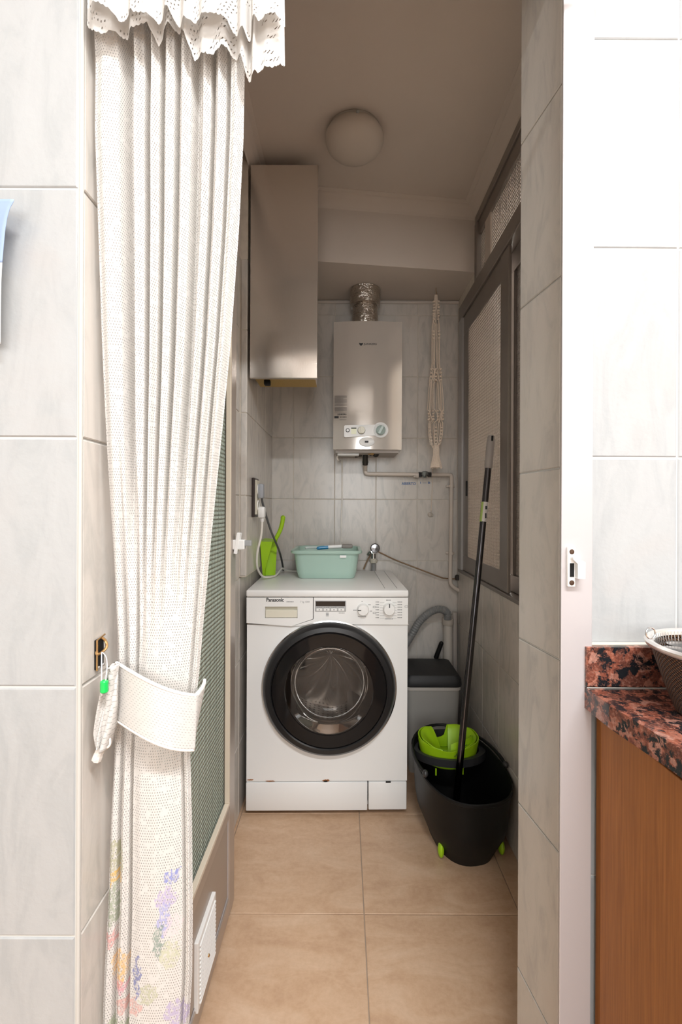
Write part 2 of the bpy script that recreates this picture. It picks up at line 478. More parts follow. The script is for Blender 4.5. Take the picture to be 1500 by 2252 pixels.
# floor
fl = shell('floor', [(-1.7, 2.2, -2.9, 2.5, -.12, -.003)], M('floor_grout', (.34, .27, .21), .9))
FT = .439
tiles(fl, (0, 0, -.003), (1, 0, 0), (0, 1, 0), cuts(-1.7, 2.2, .061, FT), cuts(-2.9, 2.5, 1.342, FT), MT_FLOOR, gap=.0022, t=.003)

# ceiling
shell('ceiling', [(-.6, .75, .70, 2.5, Z_CEIL, Z_CEIL + .1)], MT_PAINT)
shell('ceiling_kitchen', [(-1.7, 2.2, -2.9, .75, 2.50, 2.60)], MT_WHITE_PAINT)

# back wall
wb = shell('wall_back', [(-.6, .75, DB + .003, DB + .12, 0, Z_CEIL)], MT_GROUT)
tiles(wb, (0, DB + .003, 0), (1, 0, 0), (0, 0, 1), cuts(XL, XR, -.048, TW), cuts(0, Z_SOF, ZT0, TP), MT_TILE_LIFT)
# dropped beam over the water heater
bm_ = MB().prism([(-.45, 1.965), (.60, 2.097), (.60, DB + .01), (-.45, DB + .01)], Z_SOF, Z_CEIL + .02)
struct('wall_upper', bm_, MT_PAINT)
struct('trim_1', MB().tube([(-.36, DB - .004, Z_SOF - .012), (XR, DB - .004, Z_SOF - .012)], .007, 8), MT_PAINT, smooth=40)

# left wall of the laundry
wl = shell('wall_left', [(-.55, XL - .003, .70, DB + .1, 0, Z_CEIL), (XL - .01, XLB - .003, 1.763, DB + .01, .885, 2.058), (XL - .01, XLB, 1.763, DB + .01, 2.058, Z_CEIL)], MT_GROUT)
tiles(wl, (XL - .003, 0, 0), (0, 1, 0), (0, 0, 1), cuts(.72, 1.755, 1.764, TW), cuts(0, 2.058, ZT0, TP), MT_TILE_LIFT)
tiles(wl, (XL - .003, 0, 0), (0, 1, 0), (0, 0, 1), cuts(1.755, DB, 1.764, TW), cuts(0, .882, ZT0, TP), MT_TILE_LIFT)
tiles(wl, (XLB - .003, 0, 0), (0, 1, 0), (0, 0, 1), cuts(1.762, DB, 1.764, TW), cuts(.888, 2.058, ZT0, TP), MT_TILE_LIFT)
tiles(wl, (0, 1.763, 0), (1, 0, 0), (0, 0, 1), [XL + .001, XLB - .0005], cuts(.888, 2.058, ZT0, TP), MT_TILE_LIFT)
struct('wall_left_paint', MB().box(XL - .01, XL - .001, .72, 1.763, 2.058, Z_CEIL), MT_PAINT)

# right wall: below the window, above it, and beyond it
wr = shell('wall_right', [(XR + .003, .70, .88, DB + .1, 0, .832), (XR + .003, .70, .88, 1.02, .832, Z_CEIL), (XR + .003, .70, 1.02, DB + .1, 2.408, Z_CEIL),
                          (XR + .003, .70, 2.352, DB + .1, .832, 2.408), (XR + .003, .70, 2.07, 2.352, 2.10, 2.408)], MT_GROUT)
tiles(wr, (XR + .003, 0, 0), (0, -1, 0), (0, 0, 1), [-c for c in cuts(.89, DB, 1.735, TW)][::-1], cuts(0, .832, ZT0, TP), MT_TILE_LIFT)
tiles(wr, (XR + .003, 0, 0), (0, -1, 0), (0, 0, 1), [-DB, -2.352], cuts(.832, 2.10, ZT0, TP), MT_TILE_LIFT)

# cornices
def cornice(name, pts_fn, a, b):
    prof = [(0, 0), (.004, .010), (.012, .020), (.022, .032), (.034, .044), (.036, .049), (.052, .054), (.0521, .058), (0, .058)]
    mb = MB(); bm = mb.bm
    ra = [bm.verts.new(pts_fn(a, p)) for p in prof]; rb = [bm.verts.new(pts_fn(b, p)) for p in prof]
    for i in range(len(prof)):
        j = (i + 1) % len(prof); bm.faces.new((ra[i], ra[j], rb[j], rb[i]))
    bm.faces.new(ra[::-1]); bm.faces.new(rb)
    struct(name, mb, MT_PAINT)
ZC = Z_CEIL - .056
cornice('trim_2', lambda t, p: Vector((XLB + p[0], t, ZC + p[1])), .90, 1.97)
cornice('trim_3', lambda t, p: Vector((XR - p[0], t, ZC + p[1])), .90, 2.09)
cornice('trim_4', lambda t, p: Vector((t, 1.965 + (t + .45) * .1257 - p[0], ZC + p[1])), XLB + .02, XR)

# partition between kitchen and laundry
RX0, RX1 = .343, .3255
pl = shell('wall_front_left', [(-1.7, -.3256, D_L + .0018, .720, 0, 2.5)], MT_GROUT_K)
tiles(pl, (0, D_L + .0018, 0), (1, 0, 0), (0, 0, 1), cuts(-1.7, -.3226 - .005, -.3226, TW), cuts(0, 2.5, 1.531, TP), MT_TILE_TONED, t=.0018)
tiles(pl, (-.3256, 0, 0), (0, 1, 0), (0, 0, 1), [D_L + .004, .720], cuts(0, 2.5, 1.531, TP), MT_TILE_LIFT)
struct('trim_5', MB().box(-.3272, -.3220, D_L - .0005, D_L + .005, 0, 2.5, .002), M('corner_bead', (.50, .475, .435), .6))
prm = MB().prism([(RX0 + .003, .760), (.362, .755), (.362, D_R + .0018), (2.2, D_R + .0018), (2.2, D_RE), (RX1 + .003, D_RE)], 0, 2.5)
pr = struct('wall_front_right', prm, MT_GROUT_K)
tiles(pr, (0, D_R + .0018, 0), (1, 0, 0), (0, 0, 1), cuts(.359, 2.2, .4876, TW), cuts(0, 2.5, 1.522, TP), MT_TILE_TONED, t=.0018)
ru = Vector((RX0 - RX1, .760 - D_RE, 0)); rl = ru.length
tiles(pr, (RX1 + .003, D_RE, 0), ru, (0, 0, 1), [.001, rl], cuts(0, 2.5, 1.512, TP), MT_TILE_SHADE)
shell('wall_lintel', [(-.330, .37,   .700, .745, 2.08, 2.52)], MT_WHITE_PAINT)
# the rest of the kitchen, behind the camera
shell('wall_kitchen_left', [(-1.75, -1.62, -2.9, .6, 0, 2.5)], MT_WHITE_PAINT)
shell('wall_kitchen_right', [(2.1, 2.25, -2.9, .75, 0, 2.5)], MT_WHITE_PAINT)
shell('wall_kitchen_near', [(-1.7, 2.2, -2.95, -2.8, 0, 2.5)], MT_WHITE_PAINT)

# aluminium door frame: right jamb with the lock keeper
jr = struct('trim_6', MB().box(.3115, .3560, .684, .6875, 0, 2.08, .0008).box(.342, .3560, .6875, .755, 0, 2.08), MT_ALU, smooth=0)
kp = MB()
x0 = .318
kp.box(x0, x0 + .011, .6775, .684, W(0, 1288, .68).z, W(0, 1200, .68).z, .0015)
o_kp = kp.build('keeper_plate', MT_WHITE_P, jr)
kb = MB().prism([(x0 + .003, W(0, 1222, .68).z), (x0 + .020, W(0, 1232, .68).z), (x0 + .020, W(0, 1268, .68).z), (x0 + .0095, W(0, 1268, .68).z), (x0 + .0095, W(0, 1236, .68).z), (x0 + .003, W(0, 1226, .68).z)], .668, .6845, 'xz')
kb.build('keeper_hook', MT_WHITE_P, jr, smooth=0)
MB().box(x0 + .0025, x0 + .0085, .6768, .680, W(0, 1266, .68).z, W(0, 1236, .68).z).build('keeper_slot', MT_BLACK, jr, smooth=0)
for yy in (1211, 1279):
    p = W(0, yy, .68); MB().lathe([(0.0001, -.0015), (.003, -.0012), (.0042, .0006)], (x0 + .0055, .6775, p.z), 'y', 12).build('screw', M('screw_brown', (.10, .06, .04), .4, .7), jr)
struct('trim_7', MB().box(-.3226, -.290, .684, .70, 0, 2.04, .001).box(-.3226, .342, .700, .745, 2.04, 2.08, .001), MT_ALU)

# open door leaf, glazed, against the left side
DX0, DX1 = -.346, -.312
D0, D1 = .725, 1.376
ZD = 1.935
dr = struct('door_1', MB().box(DX0 + .008, DX1 - .008, D0 + .02, D1 - .02, .030, .300), MT_ALU_BR)
for a, b in ((D0, D0 + .062), (D1 - .060, D1)):
    MB().box(DX0, DX1, a, b, .012, ZD, .003).build('stile', MT_ALU_BR, dr, smooth=0)
for a, b in ((.012, .062), (.285, .320), (ZD - .06, ZD)):
    MB().box(DX0 + .0008, DX1 - .0008, D0 + .062, D1 - .060, a, b, .002).build('rail', MT_ALU_BR, dr, smooth=0)
g0, g1 = D0 + .062, D1 - .060
for (a, b, c, d) in ((g0, g1, .320, .331), (g0, g1, ZD - .071, ZD - .06), (g0, g0 + .011, .331, ZD - .071), (g1 - .011, g1, .331, ZD - .071)):
    MB().box(DX1 - .012, DX1 + .001, a, b, c, d, .0015).build('glazing_bead', MT_BEAD, dr, smooth=0)
MB().box(DX0 + .013, DX0 + .018, g0, g1, .32, ZD - .06).build('pane', MT_DGLASS, dr, smooth=0)
MB().box(DX0 + .001, DX1 - .005, g0 + .002, g1 - .002, .070, .2845, .001).build('kick_panel', M('kick_panel', (.40, .335, .285), .4, .3), dr, smooth=0)
MB().tube([(DX1 - .004, g1 - .004, .284), (DX1 - .004, g1 - .004, .068), (DX1 - .004, g0, .066)], .0016, 6).build('panel_seam', MT_ALU, dr)
vg = MB().box(DX1 - .006, DX1 + .004, 1.022, 1.162, .055, .207, .002).build('vent_grille', MT_WHITE_P, dr, smooth=0)
for i in range(14):
    z = .066 + i * .0095
    MB().box(DX1 + .003, DX1 + .0075, 1.032, 1.152, z, z + .0048, .0012, 1).build('slat', MT_WHITE_P, vg, smooth=0)
MB().ball((DX1 + .006, 1.09, .118), .004).build('vent_screw', MT_BRASS, vg)
# lever latch near the free edge
hz = W(0, 1195, 1.36).z
hd = MB()
hd.box(-.005, .005, -.013, .013, -.030, .030, .0015, mat=Matrix.Translation((DX1 + .011, 1.352, hz)) @ Matrix.Rotation(math.radians(9), 4, 'Y'))
hd = hd.build('door_handle', MT_WHITE_P, dr, smooth=0)
MB().box(DX1 - .002, DX1 + .032, 1.340, 1.364, hz - .018, hz + .010, .003).build('latch_body', MT_WHITE_P, hd, smooth=0)
MB().box(DX1 + .030, DX1 + .050, 1.343, 1.361, hz - .008, hz + .008, .002).build('latch_tongue', MT_GREY_P, hd, smooth=0)

# window in the right wall
w1 = struct('window_1', MB().box(XR - .006, XR + .085, 1.02, 2.352, .832, .846, .002), MT_ALU_DK)
def wbar(name, d0, d1, z0, z1, x0=XR - .006, x1=XR + .05, mat=MT_ALU_DK, par=w1):
    return MB().box(x0, x1, d0, d1, z0, z1, .0025, 1).build(name, mat, par, smooth=0)
wbar('frame_rail', 1.02, 2.352, 2.058, 2.125)
wbar('frame_jamb', 2.285, 2.352, .846, 2.058, XR - .006, XR + .085, M('jamb_aluminium', (.46, .44, .43), .36, .4))
wbar('frame_jamb', 1.02, 1.06, .846, 2.40)
wbar('frame_rail', 1.02, 2.075, 2.372, 2.408, XR - .002, XR + .07)
wbar('frame_jamb', 2.045, 2.075, 2.125, 2.372, XR - .004, XR + .07)
# front sash (far half)
sash = wbar('sash', 1.655, 1.738, .846, 2.058, XR + .001, XR + .013)
wbar('sash_rail', 1.738, 2.285, .846, .918, XR + .004, XR + .013, par=sash)
wbar('sash_rail', 1.738, 2.285, 1.970, 2.058, XR + .004, XR + .013, par=sash)
wbar('sash_stile', 2.200, 2.285, .918, 1.970, XR + .004, XR + .013, par=sash)
MB().box(XR + .007, XR + .011, 1.735, 2.205, .914, 1.974).build('pane', MT_WGLASS, sash, smooth=0)
MB().box(XR - .001, XR + .006, 2.205, 2.222, 1.20, 1.27, .002).build('sash_pull', MT_BLACK, sash, smooth=0)
# narrow rear sash; unseen near part left open, made up to let the added fill in
sash2 = wbar('sash', 1.470, 1.512, .846, 2.058, XR + .032, XR + .056)
wbar('sash_rail', 1.512, 1.72, .846, .905, XR + .032, XR + .056, par=sash2)
wbar('sash_rail', 1.512, 1.72, 1.985, 2.058, XR + .032, XR + .056, par=sash2)
wbar('sash_stile', 1.685, 1.72, .905, 1.985, XR + .032, XR + .056, par=sash2)
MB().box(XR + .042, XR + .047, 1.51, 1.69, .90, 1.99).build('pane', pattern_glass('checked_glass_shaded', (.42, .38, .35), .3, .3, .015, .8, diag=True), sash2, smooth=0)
# transom
wbar('transom_rail', 1.06, 2.045, 2.125, 2.140, XR + .004, XR + .03)
wbar('transom_rail', 1.06, 2.045, 2.315, 2.372, XR + .006, XR + .03)
wbar('transom_stile', 1.885, 1.955, 2.140, 2.315, XR + .006, XR + .03, M('pale_stile', (.62, .55, .49), .4, .3))
MB().box(XR + .014, XR + .018, 1.06, 1.89, 2.136, 2.32).build('pane', MT_WGLASS, w1, smooth=0)
MB().box(XR + .016, XR + .02, 1.95, 2.05, 2.13, 2.38).build('pane', MT_WGLASS, w1, smooth=0)
# light well outside
shell('wall_outside', [(1.55, 1.65, -.5, 4.0, -.5, 3.6)], M('render_wall', (.66, .57, .49), .9, var=.1, vscale=4))

# ---------------------------------------------------------------- washing machine
K = 1.775 / F_PX
def wu(x): return (x - 721.5) * K
def wz(y): return CAM_H - (y - CY) * K
wm = thing('washing_machine', 'white front-loading washing machine with a dark round door', 'washing machine', (-.060, 1.775, 0), math.radians(1.0), local=True)
HW = .2985
z_pl, z_cp, z_top, z_ct = wz(1719), wz(1374), wz(1297), wz(1313)
dcx, dcz = wu(726), wz(1512)
sh = MB()
sh.box(-HW, -HW + .004, .02, .53, .015, z_ct).box(HW - .004, HW, .02, .53, .015, z_ct).box(-HW, HW, .526, .53, .015, z_ct).box(-HW + .02, HW - .02, .04, .52, .015, .03)
sh.build('casing', MT_WHITE, wm, smooth=0)
fp = MB()
bulge = 0.0
outer = [(-HW, z_pl + .002), (HW, z_pl + .002), (HW, z_cp)] + [(-HW, z_cp)]
fp.plate(outer, [circle(dcx, dcz, .19, 56)], .0, .02)
fp.build('front_panel', MT_WHITE, wm, smooth=0)
MB().box(-HW - .001, wu(811), -.004, .03, .018, z_pl - .001, .004).build('plinth', MT_WHITE, wm, smooth=40)
MB().box(wu(813), HW - .001, -.003, .03, .019, z_pl - .001, .004).build('filter_flap', MT_WHITE, wm, smooth=40)
for sx in (-.25, .25):
    for sy in (.07, .48):
        MB().lathe([(.016, 0), (.018, .004), (.014, .012), (.008, .020)], (sx, sy, 0), 'z', 12, cap0=True, cap1=True).build('foot', MT_BLACK, wm)
tp = MB().box(-HW - .002, HW + .002, -.012, .545, z_ct + .001, z_top, .006, 3).build('top_panel', MT_WHITE_P, wm)
for sx in (.215, .262):
    MB().box(sx, sx + .0015, .03, .53, z_top - .001, z_top + .0006).build('top_groove', MT_GREYINK, tp, smooth=0)
# control panel with drawer front
cpm = MB().plate([(wu(691), z_ct - .001), (wu(691), wz(1361)), (wu(645), wz(1376)), (wu(700), wz(1372)), (wu(900), z_cp + .002), (HW, z_cp + .002), (HW, z_ct - .001)], [], -.008, .02)
cp = cpm.build('control_panel', MT_WHITE_P, wm, smooth=0)
dw = MB().plate([(-HW, z_ct - .001), (wu(689.5), z_ct - .001), (wu(689.5), wz(1360)), (wu(643), wz(1376)), (-HW, wz(1369))],
                [[(wu(585), wz(1333)), (wu(656), wz(1333)), (wu(656), wz(1358)), (wu(585), wz(1358))]], -.010, .02)
dw = dw.build('detergent_drawer', MT_WHITE_P, wm, smooth=0)
MB().box(wu(585), wu(656), .006, .02, wz(1358), wz(1333)).build('grip_recess', MT_CREAM, dw, smooth=0)
MB().box(wu(585.5), wu(655.5), -.008, .008, wz(1357.5), wz(1341), .002).build('drawer_grip', MT_CREAM, dw, smooth=0)
text('Panasonic', 38 * K, 8.5 * K, (wu(588), -.0104, wz(1322.5)), MT_INK, dw, bold=.03)
text('7 kg 1000', 20 * K, 5 * K, (wu(662), -.0104, wz(1325.5)), MT_GREYINK, dw)
mk = MB()
for i in range(5): mk.box(wu(632 + i * 3.2), wu(634.3 + i * 3.2), -.0105, -.010, wz(1323.5), wz(1321.5))
mk.build('printed_marks', MT_GREYINK, dw, smooth=0, kind='stuff')
# display
MB().box(wu(694), wu(762), -.0095, -.007, wz(1344), wz(1320), .0008, 1).build('display_bezel', M('bezel_grey', (.42, .42, .42), .35), cp, smooth=0)
MB().box(wu(696), wu(760), -.0103, -.009, wz(1332), wz(1321.5)).build('display', M('display_black', (.01, .01, .012), .08), cp, smooth=0)
for i in range(4):
    a = 697 + i * 16
    MB().box(wu(a), wu(a + 13), -.0118, -.009, wz(1342.5), wz(1337), .0008, 1).build('button', MT_WHITE_P, cp, smooth=0)
mk = MB()
for i in range(4):
    for j in range(3): mk.box(wu(697.5 + i * 16 + j * 4.2), wu(700.5 + i * 16 + j * 4.2), -.0101, -.009, wz(1335.4), wz(1334))
    mk.box(wu(702 + i * 16), wu(705 + i * 16), -.0122, -.0115, wz(1340.6), wz(1339))
for j in range(4): mk.box(wu(718), wu(724), -.0086, -.008, wz(1354 - j * 2), wz(1352.8 - j * 2))
for j in range(4): mk.box(wu(746 + j * 3.4), wu(748.6 + j * 3.4), -.0086, -.008, wz(1348), wz(1346.6))
def dashes(x, y, n=4, s=2.6):
    for j in range(n): mk.box(wu(x + j * s), wu(x + j * s + s * .75), -.0086, -.008, wz(y + .9), wz(y - .9))
for j in range(7):
    yy = 1323 + j * 5.7
    dashes(827, yy, 3); dashes(875, yy, 4)
    mk.box(wu(836), wu(846), -.0085, -.008, wz(yy + 1.6), wz(yy + 1.2)); mk.box(wu(864), wu(873), -.0085, -.008, wz(yy + 1.6), wz(yy + 1.2))
dashes(850, 1319, 4); dashes(847, 1360, 7); dashes(788, 1355, 7); dashes(778, 1341, 3); dashes(796, 1322, 1); dashes(811, 1329, 2); dashes(814, 1343, 2)
for (a, b) in ((821, 1334), (821, 1347), (891, 1333)):
    for q in ((a, a + 7, b - 2, b - 1.4), (a, a + 7, b + 1.4, b + 2), (a, a + .7, b - 2, b + 2), (a + 6.3, a + 7, b - 2, b + 2)): mk.box(wu(q[0]), wu(q[1]), -.0086, -.008, wz(q[3]), wz(q[2]))
mk.build('printed_marks', MT_GREYINK, cp, smooth=0, kind='stuff')
for (kx, ky, kr, ang) in ((799, 1339, 13, PI), (856, 1338, 13.5, PI / 2)):
    c = (wu(kx), -.008, wz(ky)); r = kr * K
    kn = MB().lathe([(r * 1.02, .001), (r, -.004), (r * .93, -.016), (r * .84, -.021), (.0001, -.022)], c, 'y', 40)
    kn = kn.build('knob', MT_WHITE_P, cp, smooth=40)
    p = MB(); dx, dz = math.cos(ang), math.sin(ang)
    p.prism([(c[0] + dx * r * .35 - dz * .0016, c[2] + dz * r * .35 + dx * .0016), (c[0] + dx * r * .92 - dz * .0016, c[2] + dz * r * .92 + dx * .0016),
             (c[0] + dx * r * .92 + dz * .0016, c[2] + dz * r * .92 - dx * .0016), (c[0] + dx * r * .35 + dz * .0016, c[2] + dz * r * .35 - dx * .0016)], -.0305, -.020, 'xz')
    p.build('pointer', MT_INK, kn, smooth=0)
# door: dark ring, dark glass disc, clear bowl
RO = 143 * K
rg = MB().lathe([(RO + .004, .0), (RO + .004, -.012), (RO, -.026), (RO - .010, -.036), (RO - .026, -.038), (RO - .0295, -.034), (RO - .0295, .0)], (dcx, 0, dcz), 'y', 80)
rg = rg.build('porthole_door', M('door_ring', (.014, .014, .015), .3), wm, smooth=30, label='dark grey round door ring')
MB().lathe([(RO + .0085, 0), (RO + .0085, -.009), (RO + .004, -.010), (RO + .003, 0)], (dcx, 0, dcz), 'y', 80).build('door_trim', MT_CHROME, rg, smooth=30, label='thin chrome ring around the door')
RI = RO - .030
MB().lathe([(RI, -.030), (RI - .004, -.034), (.163, -.036), (.160, -.030)], (dcx, 0, dcz), 'y', 80).build('door_glass', M('smoked_glass', (.010, .009, .009), .06, ior=1.32), rg, smooth=30)
def clear_glass():
    k = NT('clear_glass'); tr = k.node('ShaderNodeBsdfTransparent'); tr.inputs[0].default_value = (.64, .62, .60, 1)
    gl = k.node('ShaderNodeBsdfGlossy'); gl.inputs['Roughness'].default_value = .03
    fr = k.node('ShaderNodeFresnel'); fr.inputs[0].default_value = 1.52
    mx = k.node('ShaderNodeMixShader'); k.l.new(fr.outputs[0], mx.inputs[0]); k.l.new(tr.outputs[0], mx.inputs[1]); k.l.new(gl.outputs[0], mx.inputs[2])
    k.l.new(mx.outputs[0], k.out.inputs['Surface']); return k.m
MT_CLEAR = clear_glass()
bw = [(.161, -.032), (.158, -.020), (.150, .0), (.142, .030), (.134, .055), (.122, .066), (.100, .071), (.06, .074), (.0001, .075)]
MB().lathe(bw, (dcx, 0, dcz), 'y', 64).build('door_bowl', MT_CLEAR, rg, smooth=60)
MB().lathe([(.1605, -.036), (.03, -.0375), (.0001, -.0375)], (dcx, 0, dcz), 'y', 64).build('door_cover_glass', MT_CLEAR, rg, smooth=60)
MB().lathe([(.188, -.012), (.180, .020), (.165, .045), (.172, .075), (.185, .085)], (dcx, 0, dcz), 'y', 48).build('door_gasket', M('gasket_grey', (.10, .10, .105), .5), wm)
def drum_mat():
    k = NT('drum_steel'); uv = k.coord('UV'); sp = k.node('ShaderNodeSeparateXYZ'); k.l.new(uv, sp.inputs[0])
    a = k.math('ABSOLUTE', k.math('SUBTRACT', k.math('FRACT', k.math('MULTIPLY', sp.outputs[0], 72)), .5))
    b = k.math('ABSOLUTE', k.math('SUBTRACT', k.math('FRACT', k.math('MULTIPLY', sp.outputs[1], 14)), .5))
    d = k.math('ADD', k.math('POWER', a, 2.0), k.math('POWER', b, 2.0))
    hole = k.math('LESS_THAN', d, .055)
    k.l.new(k.mix(hole, (.62, .60, .58), (.02, .02, .02)), k.b.inputs['Base Color'])
    k.b.inputs['Metallic'].default_value = .9; k.b.inputs['Roughness'].default_value = .3
    return k.m
RD, DZ0, DZ1 = .235, .09, .42
dm = MB().grid(lambda u, v: Vector((dcx + RD * math.cos(2 * PI * u), DZ0 + v * (DZ1 - DZ0), dcz + RD * math.sin(2 * PI * u))), 72, 8, lambda u, v: (u, v))
drum = dm.build('drum', drum_mat(), wm, smooth=60)
bk = MB()
def drum_back(u, v):
    r = .0001 + RD * v; a = 2 * PI * u
    return Vector((dcx + r * math.cos(a), DZ1 - .02 - .018 * math.cos(a * 9 + v * 4) * math.sin(PI * v), dcz + r * math.sin(a)))
bk.grid(drum_back, 108, 12).build('drum_back', M('drum_back_steel', (.60, .58, .56), .22, .95), drum, smooth=60)
for q in range(3):
    a = math.radians(-62 + q * 120); ca, sa = math.cos(a), math.sin(a)
    lf = MB().prism([(-.030, 0), (-.012, .052), (.012, .052), (.030, 0)], DZ0 + .01, DZ1 - .03, 'xz')
    R = Matrix.Translation((dcx + ca * RD, 0, dcz + sa * RD)) @ Matrix.Rotation(-(a + PI / 2), 4, 'Y')
    bmesh.ops.transform(lf.bm, matrix=R, verts=list(lf.bm.verts)); lf.build('drum_lifter', M('lifter', (.45, .44, .43), .35, .6), drum, smooth=0)
# rust
def patch(name, cx, cz, rx, rz, mat, par, y=-.0012, n=18, seed=1):
    rr = random.Random(seed); mb = MB()
    mb.prism([(cx + rx * math.cos(2 * PI * k / n) * rr.uniform(.6, 1.1), cz + rz * math.sin(2 * PI * k / n) * rr.uniform(.6, 1.1)) for k in range(n)], y, y + .001, 'xz')
    return mb.build(name, mat, par, smooth=0)
patch('rust_spot', wu(720), wz(1716.5), 9 * K, 3.2 * K, MT_RUST, wm)
patch('rust_spot', wu(719), wz(1717.8), 5 * K, 2.2 * K, MT_BLACK, wm, y=-.0018)
patch('rust_spot', wu(598), wz(1717), 11 * K, 1.2 * K, MT_RUST, wm, seed=4)
patch('rust_spot', wu(553), wz(1714), 8 * K, 1.4 * K, MT_RUST, wm, seed=5)
MB().box(wu(851), wu(862), -.0045, -.0025, wz(1721), wz(1718)).build('flap_slot', MT_BLACK, wm, smooth=0)
patch('stain', wu(548.5), wz(1371), 3 * K, 1.2 * K, M('stain', (.42, .26, .12), .8), wm, seed=9)
Z_WM = z_top

# ---------------------------------------------------------------- wall cabinet
DC = 1.76
cx0, cx1 = W(548, 0, DC).x + .0, W(696.5, 0, DC).x
zc1, zc0 = min(W(0, 363, DC).z, ZC + .003), W(0, 832, DC).z
cab = thing('wall_cabinet', 'pale glossy wall cabinet hanging high beside the water heater', 'cabinet', (cx0 + .12, DC + .1, zc0))
MB().box(cx0 + .004, cx1 - .012, DC + .018, 1.955, zc0 + .022, zc1, .001).build('body', M('cabinet_side', (.50, .45, .40), .4), cab, smooth=0)
MB().box(cx0 + .006, cx1 - .013, DC + .018, 1.954, zc0 + .016, zc0 + .022).build('bottom_board', MT_YWOOD, cab, smooth=0, label='yellow bottom board')
MB().box(cx0, cx1, DC, DC + .018, zc0, zc1, .0015).build('door', M('cabinet_gloss', (.70, .64, .585), .12, .75, bump=.05, bscale=40, stretch=(30, 30, 1), coat=.2), cab, smooth=0)
MB().box(cx0 + .038, cx0 + .062, 1.84, 1.865, zc0 - .004, zc0 + .017, .004).build('catch', MT_BLACK, cab)

# ---------------------------------------------------------------- water heater
DH = 2.15
KH = DH / F_PX
def hp(x, y): return (x - CX) * KH, CAM_H - (y - CY) * KH
hx0, hz1 = hp(732, 706); hx1, hz0 = hp(883.5, 988)
wh = thing('water_heater', 'white gas water heater on the back wall with two dials', 'water heater', ((hx0 + hx1) / 2, DH + .1, hz0))
poly = [(hx0, DH + .012)] + [(hx0 + (hx1 - hx0) * t, DH + .012 - .014 * math.sin(PI * min(max(t, .0), 1))) for t in [k / 16 for k in range(1, 16)]] + [(hx1, DH + .012), (hx1, DB - .012), (hx0, DB - .012)]
MB().prism(poly, hz0, hz1).build('cover', M('heater_enamel', (.59, .535, .485), .14, .28, coat=.6), wh, smooth=25)
MB().box(hx0 + .012, hx1 - .012, DH + .03, DB - .001, hz0 - .012, hz0 + .01).build('base_frame', M('heater_frame', (.42, .37, .33), .5), wh, smooth=0)
def hy(x):
    t = (x - hx0) / (hx1 - hx0); return DH + .012 - .014 * math.sin(PI * min(max(t, 0), 1))
def hbox(x0, x1, y0, y1, th, mat, name, par=wh, bev=.0):
    a, b = hp(x0, y1); c, d = hp(x1, y0); yy = hy((a + c) / 2)
    return MB().box(a, c, yy - th, yy + .003, b, d, bev).build(name, mat, par, smooth=0)
# control fascia (a rounded bar with a round end)
def fas():
    pts = []
    a = hp(756, 937)[0]; r = hp(836, 946); rad = 17 * KH
    zt, zb = hp(0, 936)[1], hp(0, 962)[1]
    pts += [(a, zb + .004), (a + .004, zb)]
    for k in range(25):
        t = math.radians(-135 + 270 * k / 24); pts.append((r[0] + rad * math.cos(t), r[1] + rad * math.sin(t)))
    pts += [(a + .004, zt), (a, zt - .004)]
    return pts
fa = MB().prism(fas(), DH - .0075, DH + .004, 'xz').build('control_fascia', M('fascia', (.76, .74, .71), .3), wh, smooth=0)
def disc(x, y, r, y0, y1, mat, name, par, ry=None, n=28):
    c = hp(x, y); return MB().lathe([(r * KH, y1), (r * KH * .98, y0 + .001), (r * KH * .9, y0), (.0001, y0)], (c[0], 0, c[1]), 'y', n).build(name, mat, par)
disc(764, 947, 4.4, DH - .0105, DH - .006, MT_INK, 'button_rim', fa); disc(764, 947, 3.0, DH - .012, DH - .006, MT_WHITE_P, 'button', fa)
def fbox(x0, x1, y0, y1, ya, yb, mat, name, par):
    a, b = hp(x0, y1); c, d = hp(x1, y0); return MB().box(a, c, ya, yb, b, d).build(name, mat, par, smooth=0)
fbox(771.5, 783, 941, 955, DH - .0088, DH - .006, M('gauge_pale', (.80, .80, .56), .3), 'gauge', fa)
fbox(771.5, 783, 941, 943.5, DH - .0092, DH - .0085, MT_INK, 'gauge_mark', fa)
kd = disc(794, 947, 8, DH - .020, DH - .006, MT_CREAM, 'knob', fa); fbox(792, 796, 940, 954, DH - .027, DH - .019, MT_CREAM, 'knob_grip', kd)
MB().tube([(hp(794, 947)[0] + 8.2 * KH * math.cos(2 * PI * k / 28), DH - .008, hp(794, 947)[1] + 8.2 * KH * math.sin(2 * PI * k / 28)) for k in range(28)], .0011, 6, closed=True).build('knob_ring', MT_GREYINK, kd)
c = hp(836, 947); MB().lathe([(16 * KH, -.006), (15 * KH, -.010), (11 * KH, -.0075)], (c[0], DH, c[1]), 'y', 36).build('dial_collar', MT_WHITE_P, fa)
MT_DIAL = M('dial_green_grey', (.30, .37, .34), .3)
kd = disc(836, 947, 10.5, DH - .024, DH - .006, MT_DIAL, 'dial', fa)
MB().box(-3.2 * KH, 3.2 * KH, -.008, 0, -9.5 * KH, 9.5 * KH, .002, mat=Matrix.Translation((c[0], DH - .0235, c[1])) @ Matrix.Rotation(math.radians(28), 4, 'Y')).build('dial_grip', M('dial_grip', (.42, .50, .46), .3), kd, smooth=0)
# lower oval with flame window
c = hp(806, 972)
MB().lathe([(17 * KH, -.004), (16 * KH, -.0065), (14 * KH, -.0045), (.0001, -.003)], (c[0], DH, c[1]), 'y', 40, 1.0, .6).build('badge_oval', MT_WHITE_P, wh)
fbox(801.5, 809.5, 969.5, 973.5, DH - .0062, DH - .002, MT_INK, 'flame_window', wh)
